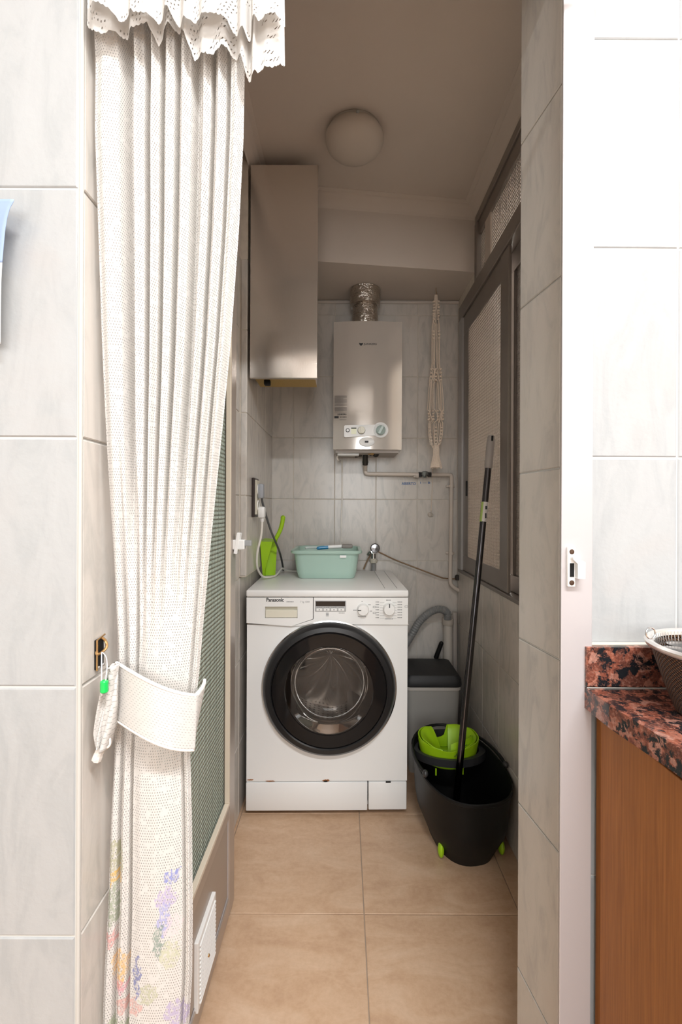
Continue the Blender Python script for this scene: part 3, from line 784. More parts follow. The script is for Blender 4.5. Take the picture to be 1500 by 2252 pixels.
# printing
text('JUNKERS', 29 * KH, 5.6 * KH, (hp(798, 0)[0], hy(hp(812, 0)[0]) - .0006, hp(0, 760)[1]), M('logo_ink', (.10, .09, .085), .5), wh, bold=.03)
c = hp(792.5, 757)
MB().prism([(c[0] - 4 * KH, c[1] + 3.2 * KH), (c[0] - 4 * KH, c[1]), (c[0], c[1] - 4 * KH), (c[0] + 4 * KH, c[1]), (c[0] + 4 * KH, c[1] + 3.2 * KH), (c[0], c[1] + 2 * KH)], hy(c[0]) - .0008, hy(c[0]) + .001, 'xz').build('logo_shield', MT_INK, wh, smooth=0)
lab = MB()
def hl(x0, x1, y0, y1):
    a, b = hp(x0, y1); c2, d = hp(x1, y0); yy = min(hy(a), hy(c2)); lab.box(a, c2, yy - .0006, yy + .002, b, d)
yy = 869.5
while yy < 886: hl(735, 762 - random.choice((0, 0, 8)), yy, yy + .9); yy += 2.0
for yy in (889, 891): hl(735, 762 - random.choice((0, 6)), yy, yy + .9)
yy = 895
while yy < 904: hl(735, 762, yy, yy + 1.0); yy += 1.9
hl(735, 762, 906.5, 907.2); hl(746, 761, 922, 923)
lab.build('rating_print', M('print_grey', (.30, .27, .25), .6), wh, smooth=0, kind='stuff')
text('JUNKERS', 20 * KH, 3.6 * KH, (hp(741, 0)[0], hy(hp(762, 0)[0]) - .0006, hp(0, 913)[1]), MT_INK, wh, bold=.03)
fbox(734.5, 744, 914.5, 919, hy(hp(744, 0)[0]) - .0006, DH + .012, MT_INK, 'model_badge', wh)
lab = MB()
for i in range(5): hl(747 + i * 3, 749 + i * 3, 915.2, 918.2)
lab.build('model_print', M('print_dark', (.14, .13, .12), .6), wh, smooth=0)
# connections under it
def p3(x, y, d): return W(x, y, d)
MB().tube([p3(803, 986, 2.27), p3(803, 1022, 2.30)], .013, 12).tube([p3(795, 1000, 2.27), p3(780, 1003, 2.27)], .008, 8).tube([p3(812, 998, 2.25), p3(832, 996, 2.25)], .010, 8).ball(p3(826, 998, 2.24), .016).ball(p3(803, 1016, 2.3), .015).build('pipe_unions', M('dark_fitting', (.05, .045, .04), .4, .6), wh)
MB().tube([p3(815, 990, 2.22), p3(813, 1000, 2.22)], .009, 8).ball(p3(818, 996, 2.21), .011).build('brass_union', MT_BRASS, wh)
MB().box(hp(741, 0)[0], hp(790, 0)[0], DH + .05, DH + .09, hz0 - .022, hz0 - .011, .003).build('cable_box', MT_WHITE_P, wh, smooth=0)

# flue
def foil():
    k = NT('flue_foil'); vec = k.coord(); k.b.inputs['Base Color'].default_value = (.62, .56, .50, 1); k.b.inputs['Metallic'].default_value = .95; k.b.inputs['Roughness'].default_value = .22
    k.bump(k.noise(vec, 55, 3, .6), .8, .01); return k.m
fx, fd = W(801, 0, 2.262).x, 2.262
prof = []
z = hz1 - .004; n = 0
while z < Z_SOF - .003:
    t = (z - hz1) / (Z_SOF - hz1); prof.append((.060 + (.010 if t > .55 else 0) + (.0022 if n % 2 else 0) + (.0012 * math.sin(t * 9)), z)); z += .0055; n += 1
prof.append((.069, Z_SOF - .001))
fd_o = MB().lathe(prof, (fx, fd, 0), 'z', 40).build('flue_duct', foil(), None, smooth=50)
props(fd_o, 'ribbed silver foil flue duct rising from the water heater', 'duct')

# ---------------------------------------------------------------- ceiling light
clx, cld = W(776, 0, 1.665).x, 1.665
cl = thing('ceiling_light', 'round opal glass ceiling light, switched off', 'ceiling light', (clx, cld, Z_CEIL))
MB().lathe([(.088, .0), (.092, -.006), (.090, -.018), (.082, -.020)], (clx, cld, Z_CEIL), 'z', 40, cap0=True, cap1=True).build('mount', M('mount_grey', (.40, .36, .32), .5), cl)
MB().lathe([(.094, -.014), (.101, -.026), (.101, -.040), (.094, -.058), (.078, -.074), (.054, -.085), (.026, -.090), (.0001, -.091)], (clx, cld, Z_CEIL), 'z', 48).build('shade', M('opal_glass', (.55, .49, .43), .45), cl, smooth=60)
for a in (.6, 2.7, 4.8):
    MB().ball((clx + .098 * math.cos(a), cld + .098 * math.sin(a), Z_CEIL - .018), .006).build('screw', MT_GREY_P, cl)

# ---------------------------------------------------------------- macrame hanger
DMc = 2.243; KM = DMc / F_PX
mx = W(957, 0, DMc).x
mz = lambda y: CAM_H - (y - CY) * KM
mac = thing('macrame_plant_hanger', 'cream knotted macrame plant hanger hanging empty from the beam', 'plant hanger', (mx, DMc, mz(1027)))
rad = [(650, 2.5), (668, 5), (690, 8), (705, 8), (735, 9), (770, 9), (800, 10), (825, 13), (860, 16), (900, 18), (925, 17), (955, 17), (972, 13), (985, 5)]
MT_CORD = M('cotton_cord', (.76, .64, .53), .9, var=.08, vscale=200, bump=.4, bscale=400)
MB().tube(spline([(mx, DMc, Z_SOF + .0), (mx, DMc, mz(640)), (mx + .004, DMc, mz(646)), (mx, DMc, mz(651)), (mx - .004, DMc, mz(646))], 5), .0014, 6).build('ceiling_hook', MT_BRASS, mac)
for i in range(12):
    a0 = 2 * PI * i / 12 + .2; pts = []
    y = 648
    while y <= 986:
        r = lerp_tab(rad, y) * KM; a = a0 + (.55 * math.sin((y - 650) / 22.0 + i) if (660 < y < 712 or 810 < y < 836 or 900 < y < 925) else .10 * math.sin(y / 60 + i * 2))
        w = .9 + .1 * math.sin(i * 3.1 + y / 50)
        pts.append((mx + r * w * math.cos(a), DMc + r * w * math.sin(a) * .6, mz(y))); y += 6
    MB().tube(pts, .0021, 6).build('cord', MT_CORD, mac)
kn = MB()
for (ya, yb, nn, cols) in ((664, 702, 7, (-5, 5)), (728, 744, 3, (-6, 6)), (812, 836, 4, (-10, 0, 10)), (903, 922, 4, (-15, -6, 5, 15)), (940, 976, 6, (-14, 0, 13)),):
    for cxp in cols:
        for k in range(nn):
            y = ya + (yb - ya) * k / max(nn - 1, 1)
            s_ = 1.0 if ya != 940 else (1 - .45 * k / nn)
            kn.ball((mx + cxp * s_ * KM, DMc + random.uniform(-.004, .004) - .008, mz(y)), .0062, (1.15, 1, .8), 8, 6)
kn.build('knots', MT_CORD, mac, kind='stuff')
ts = MB().lathe([(6 * KM, mz(978)), (6.5 * KM, mz(988)), (5.5 * KM, mz(1000)), (8 * KM, mz(1010)), (12 * KM, mz(1024)), (12.5 * KM, mz(1027)), (.0001, mz(1025))], (mx + .004, DMc, 0), 'z', 18, 1, .6)
tas = ts.build('tassel', MT_CORD, mac)
tt = MB()
for i in range(22):
    a = 2 * PI * i / 22; c_, s_ = math.cos(a), math.sin(a) * .6
    tt.tube([(mx + .004 + c_ * 6.2 * KM, DMc + s_ * 6.2 * KM, mz(985)), (mx + .004 + c_ * 6 * KM, DMc + s_ * 6 * KM, mz(1000)), (mx + .004 + c_ * 8.5 * KM, DMc + s_ * 8.5 * KM, mz(1010)), (mx + .004 + c_ * 13 * KM, DMc + s_ * 13 * KM, mz(1028 + (i % 3)))], .0016, 5)
tt.build('tassel_strands', MT_CORD, tas, kind='stuff')
# loose thread and stuck hook on the tiles
lt = MB().tube(spline([p3(951, 1020, 2.372), p3(951, 1050, 2.372), p3(949.5, 1095, 2.372), p3(948, 1123, 2.374)], 6), .0017, 6).build('hanging_string', MT_CORD, None)
props(lt, 'thin pale string hanging down the tiles below the macrame hanger', 'string')
ah = MB().lathe([(.0001, -.006), (.007, -.006), (.012, -.002), (.013, .004)], (p3(946, 0, DB).x, DB - .003, p3(0, 1131, DB).z), 'y', 14).tube(spline([p3(948, 1122, 2.370), p3(949, 1130, 2.366), p3(951, 1134, 2.366), p3(953, 1130, 2.368)], 5), .0025, 6).build('adhesive_hook', M('clear_hook', (.52, .46, .40), .3), None)
props(ah, 'small translucent hook stuck on the back wall at the end of the string', 'hook')

# ---------------------------------------------------------------- gas pipe
DP = 2.345
gp = thing('gas_pipe', 'cream painted gas pipe running along the back wall tiles', 'pipe', p3(993, 1297, DP))
MT_PIPE = M('pipe_paint', (.62, .54, .47), .45)
pts = [p3(803, 1018, 2.31), p3(803, 1030, 2.33)] + spline([p3(803, 1034, DP), p3(804.5, 1040, DP), p3(810, 1042, DP)], 4) + [p3(860, 1042.5, DP), p3(924, 1043, DP)]
MB().tube(pts, .0098, 12).build('pipe_run', MT_PIPE, gp)
pts = [p3(947, 1043, DP)] + spline([p3(986, 1043, DP), p3(991.5, 1044, DP), p3(993, 1050, DP)], 4) + [p3(992.5, 1150, DP)] + spline([p3(991, 1270, DP), p3(992, 1282, DP), p3(998, 1290, DP), p3(1009, 1297, DP), p3(1016, 1299, DP + .005)], 5)
MB().tube(pts, .0098, 12).build('pipe_run', MT_PIPE, gp)
vl = MB().tube([p3(920, 1043, DP), p3(927, 1043, DP)], .0125, 8).tube([p3(941, 1043, DP), p3(948, 1043, DP)], .0125, 8).tube([p3(926, 1043, DP), p3(942, 1043, DP)], .009, 10).build('valve', M('valve_dark', (.06, .06, .065), .35, .7), gp)
MB().lathe([(.013, 0), (.016, .004), (.016, .016), (.012, .020), (.0001, .022)], p3(934.5, 1043, DP - .028) - Vector((0, 0, .004)), 'z', 8).ball(p3(934, 1043, DP - .012), .014, (1, 1, 1.2)).build('valve_wheel', M('valve_steel', (.30, .33, .33), .3, .9), vl)
for y in (1068, 1216):
    MB().box(p3(986, 0, DP).x - .006, p3(1000, 0, DP).x + .006, DB - .012, DB - .002, p3(0, y + 2.5, DP).z, p3(0, y - 2.5, DP).z, .002).lathe([(.013, -.006), (.013, .006), (.0085, .006), (.0085, -.006)], p3(992.5, y, DP), 'z', 14, closed=True).build('pipe_clip', MT_PIPE, gp)
MB().tube([p3(920, 1046, DP), p3(914, 1046, DP)], .0105, 10).ball(p3(912, 1047, DP - .008), .007).build('coupling', MT_PIPE, gp)
# stencilled words on the tile
props(text('ABIERTO', 31 * DB / F_PX, 6.2 * DB / F_PX, (p3(883, 0, DB).x, DB - .0008, p3(0, 1066, DB).z), MT_BLUEINK, wb, 'stencil', bold=.02))
text('I --- B', 22 * DB / F_PX, 4.4 * DB / F_PX, (p3(924, 0, DB).x, DB - .0008, p3(0, 1063, DB).z), MT_BLUEINK, wb, 'stencil', bold=.02)

# heater power cable down the wall
hc = MB().tube(spline([p3(752, 996, 2.255), p3(745, 1000, 2.25), p3(741, 1006, 2.25), p3(744, 1012, 2.26), p3(750, 1010, 2.30), p3(752, 1020, 2.36), p3(752, 1100, 2.372), p3(750, 1180, 2.372), p3(750, 1225, 2.372), p3(750, 1262, 2.36)], 7), .0036, 8).build('heater_cable', M('white_cable', (.86, .82, .76), .5), None)
props(hc, 'white cable dropping from the water heater behind the green basin', 'cable')

# ---------------------------------------------------------------- tap and hoses
tp_ = thing('washer_tap', 'chrome tap on the back wall behind the washing machine', 'tap', p3(822, 1235, 2.33))
MB().tube([p3(822, 1213, DB - .004), p3(822, 1213, 2.30)], .011, 12).tube([p3(822, 1205, 2.31), p3(822, 1232, 2.31)], .0125, 14).build('tap_body', MT_CHROME, tp_)
MB().lathe([(.006, .020), (.021, .016), (.023, .006), (.0235, -.012), (.019, -.018), (.0001, -.020)], p3(825, 1205, 2.292), 'y', 12).build('tap_handle', M('dark_chrome', (.30, .30, .31), .18, .95), tp_)
MB().lathe([(.017, -.010), (.019, -.004), (.019, .006), (.013, .011)], p3(822, 1233, 2.31), 'z', 10, cap0=True, cap1=True).build('tap_nut', M('nut_cream', (.48, .44, .36), .5), tp_)
MB().tube([p3(818, 1211, 2.33), p3(812, 1216, 2.33), p3(810, 1220, 2.335)], .008, 8).build('side_valve', MT_CHROME, tp_)
fh = MB().tube(spline([p3(822, 1238, 2.31), p3(822, 1255, 2.335), p3(822, 1300, 2.352), p3(822, 1420, 2.352)], 8), .0105, 12).build('fill_hose', M('fill_hose', (.28, .28, .27), .4), None)
props(fh, 'short grey hose below the chrome tap behind the washing machine', 'hose')
cp_ = MB().tube(spline([p3(800, 1252, 2.335), p3(812, 1226, 2.335), p3(826, 1212, 2.320), p3(838, 1216, 2.325), p3(870, 1231, 2.345), p3(920, 1250, 2.350), p3(968, 1268, 2.352), p3(980, 1271, 2.358), p3(1006, 1272, 2.364)], 7), .0036, 8).build('copper_tube', M('old_copper', (.30, .20, .12), .5, .5, var=.2, vscale=60), None)
props(cp_, 'thin brown tube sloping from the chrome tap to the right corner', 'tube')
wv = MB().lathe([(.010, -.010), (.012, 0), (.010, .012), (.005, .016)], p3(1006, 1270, 2.355), 'z', 10, cap0=True, cap1=True).build('corner_fitting', M('fitting_dark', (.05, .045, .04), .5, .4), None)
props(wv, 'small dark pipe fitting in the right back corner', 'fitting')

dh = MB()
path = spline([p3(880, 1440, 2.30), p3(905, 1398, 2.30), p3(925, 1365, 2.30), p3(950, 1344, 2.30), p3(970, 1339, 2.30), p3(984, 1346, 2.305), p3(986, 1362, 2.305)], 14)
rr = [.0165 + (.0022 if i % 2 else 0) for i in range(len(path))]
o = dh.tube(path, rr, 14).build('drain_hose', M('hose_grey', (.24, .24, .235), .45), None)
props(o, 'ribbed grey drain hose arching from the washing machine into the standpipe', 'hose')
sp_ = thing('standpipe', 'pale plastic drain standpipe in the right back corner', 'pipe', p3(986, 1500, 2.33))
MB().tube([p3(986, 1352, 2.325), p3(987, 1500, 2.325), p3(988, 1640, 2.325)], .0225, 16).build('pipe', M('pvc_cream', (.58, .53, .47), .45), sp_)
MB().lathe([(.026, -.016), (.028, -.012), (.028, .012), (.026, .016)], p3(986, 1366, 2.325), 'z', 18, cap0=True, cap1=True).build('collar', M('pvc_collar', (.50, .44, .38), .5), sp_)
MB().tube([p3(1001, 1345, 2.345), p3(1003, 1640, 2.345)], .013, 10).build('side_pipe', M('pvc_dull', (.46, .41, .37), .5), sp_)

# ---------------------------------------------------------------- socket block, plugs, cords
zs0, zs1 = 1.104, 1.258
sk = thing('wall_socket', 'triple wall socket with a dark brown frame on the left wall', 'socket', (XLB, 1.90, zs0))
MB().box(XLB + .0, XLB + .012, 1.855, 1.945, zs0, zs1, .003).build('frame', M('socket_brown', (.035, .022, .018), .35), sk, smooth=0)
MB().box(XLB + .011, XLB + .017, 1.863, 1.937, zs0 + .010, zs1 - .008, .002).build('face', MT_CREAM, sk, smooth=0)
for zc in (zs0 + .045, zs1 - .045):
    MB().lathe([(.022, -.001), (.022, .004), (.018, .004), (.017, .001)], (XLB + .0165, 1.9, zc), 'x', 20).build('outlet', MT_WHITE_P, sk)
g1 = thing('grey_plug', 'grey plug in the upper outlet with a dark cord', 'plug', (XLB + .04, 1.9, 1.18))
MB().box(XLB + .018, XLB + .040, 1.883, 1.917, 1.178, 1.236, .006).build('plug_body', M('plug_grey', (.36, .38, .42), .45), g1)
MB().tube(spline([(XLB + .032, 1.90, 1.182), (XLB + .036, 1.91, 1.15), (XLB + .055, 1.98, 1.05), (XLB + .072, 2.12, .95), (XLB + .068, 2.27, .87), (XLB + .066, 2.335, .80), (XLB + .066, 2.345, .62)], 8), .0045, 8).build('cord', M('cord_dark', (.085, .085, .085), .5), g1)
g2 = thing('white_plug', 'white plug in the lower outlet with a pale cord down to the washing machine', 'plug', (XLB + .04, 1.9, 1.11))
MB().box(XLB + .018, XLB + .046, 1.882, 1.918, 1.100, 1.146, .008).tube([(XLB + .034, 1.9, 1.106), (XLB + .034, 1.9, 1.085)], [.011, .006], 10).build('plug_body', MT_WHITE_P, g2)
MB().tube(spline([(XLB + .034, 1.9, 1.090), (XLB + .030, 1.90, 1.03), (XLB + .014, 1.905, .96), (XLB + .010, 1.93, .90), (XLB + .018, 1.99, .858), (XLB + .036, 2.03, .8455), (XLB + .060, 2.10, .8435), (XLB + .075, 2.19, .862), (XLB + .090, 2.23, .850), (XLB + .12, 2.245, .8435), (XLB + .19, 2.255, .8435), (XLB + .215, 2.258, .8435)], 8), .0044, 8).build('cord', M('cord_white', (.78, .74, .68), .5), g2)

# ---------------------------------------------------------------- dustpan
dp = thing('dustpan', 'lime green dustpan standing in the corner on the washing machine', 'dustpan', (XLB + .04, 2.11, Z_WM), math.radians(0))
zb = Z_WM + .001
# pan: scoop open to the front, standing on its lip, leaning on the left wall
def V3(x, y, z): return Vector((x, y, z))
DPX = lambda px: (px - CX) * 2.25 / F_PX
def dz(py): return CAM_H - (py - CY) * 2.25 / F_PX
lx0, lx1, rx1 = DPX(571), DPX(602), DPX(609)
pm = MB(); bm = pm.bm
P1, P2 = W(571.5, 1192, 2.020), W(600, 1192, 2.05)
P3 = Vector((W(577, 0, 2.09).x, 2.09, zb)); P1.x = max(P1.x, XLB + .004); P3.x = max(P3.x, XLB + .005)
Q1, Q2 = Vector((XLB + .006, 2.13, P1.z + .008)), W(610, 1186, 2.15)
Q3, Q4 = Vector((XLB + .008, 2.14, zb)), Vector((W(606, 0, 2.15).x, 2.15, zb))
vs = [bm.verts.new(p) for p in (P1, P2, P3, Q1, Q2, Q3, Q4)]
bm.faces.new((vs[0], vs[1], vs[2]))                 # near side wall, narrowing to the lip
bm.faces.new((vs[3], vs[4], vs[6], vs[5]))          # far floor of the pan
bm.faces.new((vs[0], vs[2], vs[5], vs[3]))          # along the wall tiles
bm.faces.new((vs[0], vs[1], vs[4], vs[3]))          # handle end
pm.thicken(.004); pm.build('pan', MT_LIME, dp, smooth=0)
hpts = spline([W(603, 1191, 2.10), W(610, 1180, 2.10), W(617, 1165, 2.10), W(621, 1150, 2.10), W(622.5, 1139, 2.10)], 6)
MB().tube(hpts, [.0085 + .0015 * (i / len(hpts)) for i in range(len(hpts))], 12).ball(hpts[-1], .0104).build('handle', MT_LIME, dp)

# ---------------------------------------------------------------- green basin
KB = 2.02 / F_PX
bcx, bcy = W(718, 0, 2.03).x, 2.165
def rrect(hx, hy_, r, n=6):
    pts = []
    for (sx, sy, a0) in ((1, 1, 0), (-1, 1, 90), (-1, -1, 180), (1, -1, 270)):
        for k in range(n + 1):
            a = math.radians(a0 + 90 * k / n); pts.append((sx * (hx - r) + r * math.cos(a), sy * (hy_ - r) + r * math.sin(a)))
    return pts
def loft(rings):
    mb = MB(); rows = []
    for pts, z, (ox, oy) in rings: rows.append([mb.bm.verts.new((ox + p[0], oy + p[1], z)) for p in pts])
    n = len(rows[0])
    for a, b in zip(rows, rows[1:]):
        for i in range(n): mb.bm.faces.new((a[i], a[(i + 1) % n], b[(i + 1) % n], b[i]))
    mb.rows = rows; return mb
zw = Z_WM + .001
bo = (bcx, bcy)
rings = [(rrect(.112, .105, .03), zw + .004, bo), (rrect(.120, .113, .03), zw, bo), (rrect(.1235, .117, .032), zw + .006, bo), (rrect(.130, .123, .034), zw + .03, bo), (rrect(.140, .133, .036), zw + .105, bo), (rrect(.141, .134, .036), zw + .108, bo),
         (rrect(.151, .144, .04), zw + .108, bo), (rrect(.1535, .1465, .04), zw + .112, bo), (rrect(.1535, .1465, .04), zw + .119, bo), (rrect(.150, .143, .04), zw + .122, bo), (rrect(.139, .132, .036), zw + .120, bo), (rrect(.128, .121, .034), zw + .03, bo), (rrect(.121, .114, .03), zw + .006, bo)]
mb = loft(rings); mb.bm.faces.new(mb.rows[0][::-1]); mb.bm.faces.new(mb.rows[-1])
bs = mb.build('wash_basin', M('mint_plastic', (.42, .58, .50), .3), None, smooth=40)
props(bs, 'mint green plastic basin on top of the washing machine', 'basin')
MB().box(W(748, 0, 2.02).x, W(762, 0, 2.02).x, bcy - .1395, bcy - .1375, zw + .092, zw + .102).build('paper_sticker', MT_WHITE_P, bs, smooth=0)
br_ = thing('cleaning_brush', 'blue and white brush with a grey head lying across the green basin', 'brush', (W(735, 0, 2.1).x, 2.1, zw + .12))
zr = zw + .1245
def brp(x, d): return Vector((W(x, 0, d).x, d, zr))
MB().tube(spline([brp(697, 2.08) + V3(0, 0, .001), brp(705, 2.085) + V3(0, 0, .004), brp(722, 2.09) + V3(0, 0, .006)], 5), [.0035, .005, .0065, .0075, .008, .008, .008, .008, .008, .008, .008][:11], 10).build('handle', M('brush_blue', (.03, .22, .42), .35), br_)
MB().tube([brp(714, 2.09) + V3(0, 0, .006), brp(735, 2.10) + V3(0, 0, .008), brp(757, 2.105) + V3(0, 0, .010)], .008, 10).build('sleeve', MT_WHITE_P, br_)
MB().box(W(752, 0, 2.1).x, W(776, 0, 2.1).x, 2.085, 2.125, zr + .002, zr + .019, .006).build('head', M('brush_grey', (.25, .23, .21), .6), br_)
sc = MB().tube(spline([brp(672, 2.09) + V3(0, 0, .002), brp(682, 2.10) + V3(0, 0, .004), brp(698, 2.12) + V3(0, 0, .002)], 5), .0045, 8).build('scrubbing_strip', M('pale_strip', (.62, .68, .66), .4), None)
props(sc, 'small pale strip lying in the green basin left of the brush', 'strip')

# ---------------------------------------------------------------- pedal bin behind
bn = thing('waste_bin', 'light grey waste bin with a black lid beside the washing machine', 'bin', (.386, 2.16, 0))
nb = (.386, 2.165)
mb = loft([(rrect(.100, .105, .02), .0, nb), (rrect(.118, .122, .025), .372, nb), (rrect(.114, .118, .025), .374, nb), (rrect(.096, .10, .02), .01, nb)])
mb.bm.faces.new(mb.rows[0][::-1]); mb.bm.faces.new(mb.rows[-1]); mb.build('body', M('bin_grey', (.34, .325, .30), .4), bn, smooth=40)
mb = loft([(rrect(.121, .125, .026), .362, nb), (rrect(.122, .126, .026), .378, nb), (rrect(.119, .123, .026), .3785, nb)])
mb.build('rim', M('bin_rim', (.52, .48, .44), .35), bn, smooth=40)
mb = loft([(rrect(.1235, .1275, .028), .377, nb), (rrect(.125, .129, .028), .382, nb), (rrect(.123, .127, .028), .408, nb), (rrect(.112, .116, .026), .424, nb), (rrect(.07, .07, .02), .430, nb)])
mb.bm.faces.new(mb.rows[0][::-1]); mb.bm.faces.new(mb.rows[-1]); mb.build('lid', M('bin_lid', (.016, .016, .017), .55), bn, smooth=40)
sb = MB().tube([p3(952, 1463, 2.309), p3(962, 1441, 2.303)], .006, 8).tube([p3(960, 1446, 2.304), p3(972, 1414, 2.291)], [.0115, .0105], 10).ball(p3(972, 1414, 2.291), .0105).tube([p3(952, 1463, 2.309), p3(930, 1512, 2.318), p3(900, 1690, 2.325)], .006, 8).build('brush_handle', MT_BLACK, None)
props(sb, 'black stick handle poking up behind the bin lid', 'handle')

# ---------------------------------------------------------------- mop bucket
bx, by = .404, 1.668
bk_ = thing('mop_bucket', 'black oval mop bucket with a lime green wringer', 'bucket', (bx, by, 0))
YB = math.radians(9); cb, sb_ = math.cos(YB), math.sin(YB)
def brot(x, y): return (x * cb - y * sb_, x * sb_ + y * cb)     # the far end swings to the left
def oval(hx, hl, p=2.5, n=48):
    pts = []
    for k in range(n):
        a = 2 * PI * k / n; c_, s_ = math.cos(a), math.sin(a)
        pts.append((math.copysign(abs(c_) ** (2 / p), c_) * hx, math.copysign(abs(s_) ** (2 / p), s_) * hl))
    return pts
def tilt(y): return .016 * (y - by) / .21
def bucket():
    mb = MB(); rows = []
    spec = [(.088, .138, .006, 0, 0), (.094, .146, 0, 0, 0), (.096, .150, .008, 0, 0), (.112, .170, .045, 0, 0), (.130, .193, .088, 0, .1), (.137, .203, .13, 0, .3), (.142, .209, .21, 0, .7), (.1465, .2145, .243, 0, 1), (.150, .218, .246, 0, 1), (.150, .218, .254, 0, 1), (.146, .214, .256, 0, 1), (.1425, .2105, .250, 0, 1), (.124, .188, .14, 0, .3), (.096, .146, .012, 0, 0)]
    for hx, hl, z, _, t in spec:
        rows.append([mb.bm.verts.new((bx + brot(*p)[0], by + brot(*p)[1], z + t * tilt(by + p[1]))) for p in oval(hx, hl)])
    n = len(rows[0])
    for a, b in zip(rows, rows[1:]):
        for i in range(n): mb.bm.faces.new((a[i], a[(i + 1) % n], b[(i + 1) % n], b[i]))
    mb.bm.faces.new(rows[0][::-1]); mb.bm.faces.new(rows[-1]); return mb
bucket().build('tub', MT_BLACK, bk_, smooth=40)
wx, wy = .392, 1.782
# deck
dk = MB(); n = 48
def deck_out(k, n=48):
    a = 2 * PI * k / n; x = wx + .004 + .134 * math.cos(a); y = wy + .004 + .096 * math.sin(a); return x, y
ro = [dk.bm.verts.new((*deck_out(k), .222)) for k in range(n)]; ri = [dk.bm.verts.new((wx +   .113 * math.cos(2 * PI * k / n), wy + .081 * math.sin(2 * PI * k / n)  , .222)) for k in range(n)]
r2 = [dk.bm.verts.new((*deck_out(k), .249)) for k in range(n)]; r3 = [dk.bm.verts.new((wx +   .113 * math.cos(2 * PI * k / n), wy + .081 * math.sin(2 * PI * k / n), .249)) for k in range(n)]
for k in range(n):
    j = (k + 1) % n
    dk.bm.faces.new((ro[k], ro[j], r2[j], r2[k])); dk.bm.faces.new((r2[k], r2[j], r3[j], r3[k])); dk.bm.faces.new((r3[k], r3[j], ri[j], ri[k])); dk.bm.faces.new((ri[k], ri[j], ro[j], ro[k]))
dk.build('wringer_deck', MT_DARK, bk_, smooth=40)
# wringer basket: outer wall whose height dips to a notch, spiralling inwards
wr_ = MB()
def wtop(a):
    d = math.degrees(a) % 360
    return cos_tab([(0, .294), (30, .302), (62, .304), (84, .300), (92, .256), (108, .252), (118, .296), (140, .303), (172, .300), (205, .290), (240, .276), (262, .270), (284, .276), (320, .288), (360, .294)], d)
def wwall(u, v):
    a = 2 * PI * u; zt = wtop(a); z = .210 + (zt - .210) * v
    f = .86 + .14 * min(1, (z - .20) / .08); return Vector((wx + .112 * f * math.cos(a), wy + .080 * f * math.sin(a), z))
wr_.grid(wwall, 64, 8, closed_u=True); wr_.thicken(.0035)
wo = wr_.build('wringer', MT_LIME, bk_, smooth=50)
# inner cones: two petals
for (a0, a1, sgn) in ((120, 250, 1), (-70, 82, 1)):
    pe = MB()
    def petal(u, v, a0=a0, a1=a1):
        a = math.radians(a0 + (a1 - a0) * u); k = 1 - .62 * v; zt = wtop(a) - .001
        return Vector((wx + .103 * k * math.cos(a), wy + .077 * k * math.sin(a), zt - (zt - .218) * v ** 1.4))
    pe.grid(petal, 24, 8); pe.thicken(.003); pe.build('wringer_petal', MT_LIME, wo, smooth=50)
# raised lobe in front right of the notch
lb = MB()
def lobe(u, v):
    a = math.radians(-100 + 150 * u); zt = .256 + .046 * math.sin(PI * min(1, .18 + u * .82)) ** .7
    z = .244 + (zt - .244) * v; f = .985 - .15 * v
    return Vector((wx + .012 + .092 * f * math.cos(a), wy + .004 + .066 * f * math.sin(a), z))
lb.grid(lobe, 24, 6); lb.thicken(.003); lb.build('wringer_lobe', MT_LIME, wo, smooth=50)
sl = MB()
for i in range(4):
    a = math.radians(-88 + i * 3.5); z = .257 + i * .008
    p0 = Vector((wx + .1125 * math.cos(a), wy - .0815 * abs(math.sin(a)), z)); sl.tube([p0, p0 + V3(.012, .0005, .009), p0 + V3(.026, .0035, .017)], .0013, 5)
sl.build('drain_slot', M('slot_dark', (.06, .12, .0), .6), wo)
MB().lathe([(.080, .200), (.088, .206), (.090, .222), (.080, .222)], (wx, wy, 0), 'z', 40, 1, .78, cap0=True).box(wx - .062, wx - .057, wy - .075, wy - .070, .186, .21).box(wx + .036, wx + .040, wy - .071, wy - .066, .188, .21).build('wringer_base', MT_LIME, wo, smooth=40)
# bail handle folded back along the rim
hpts = []
for k in range(25):
    a = math.radians(200 - 220 * k / 24)
    q_ = brot(.151 * math.cos(a) - .002, .006 + .212 * math.sin(a)); hpts.append((bx + q_[0], by + q_[1], .262 + .018 * math.sin(max(0, a)) + .008))
MB().tube(hpts, .0055, 8).build('bail_handle', MT_BLACK, bk_)
for p in (hpts[0], hpts[-1]): MB().ball(p, .012, (.8, 1, 1)).build('handle_pivot', MT_DARK, bk_)
for (x, y, sx) in ((bx - .083, 1.560, .9), (bx + .119, 1.575, .9), ):
    MB().ball((x, y, .026), .025, (.42, .75, .95)).build('wheel', MT_LIME, bk_)

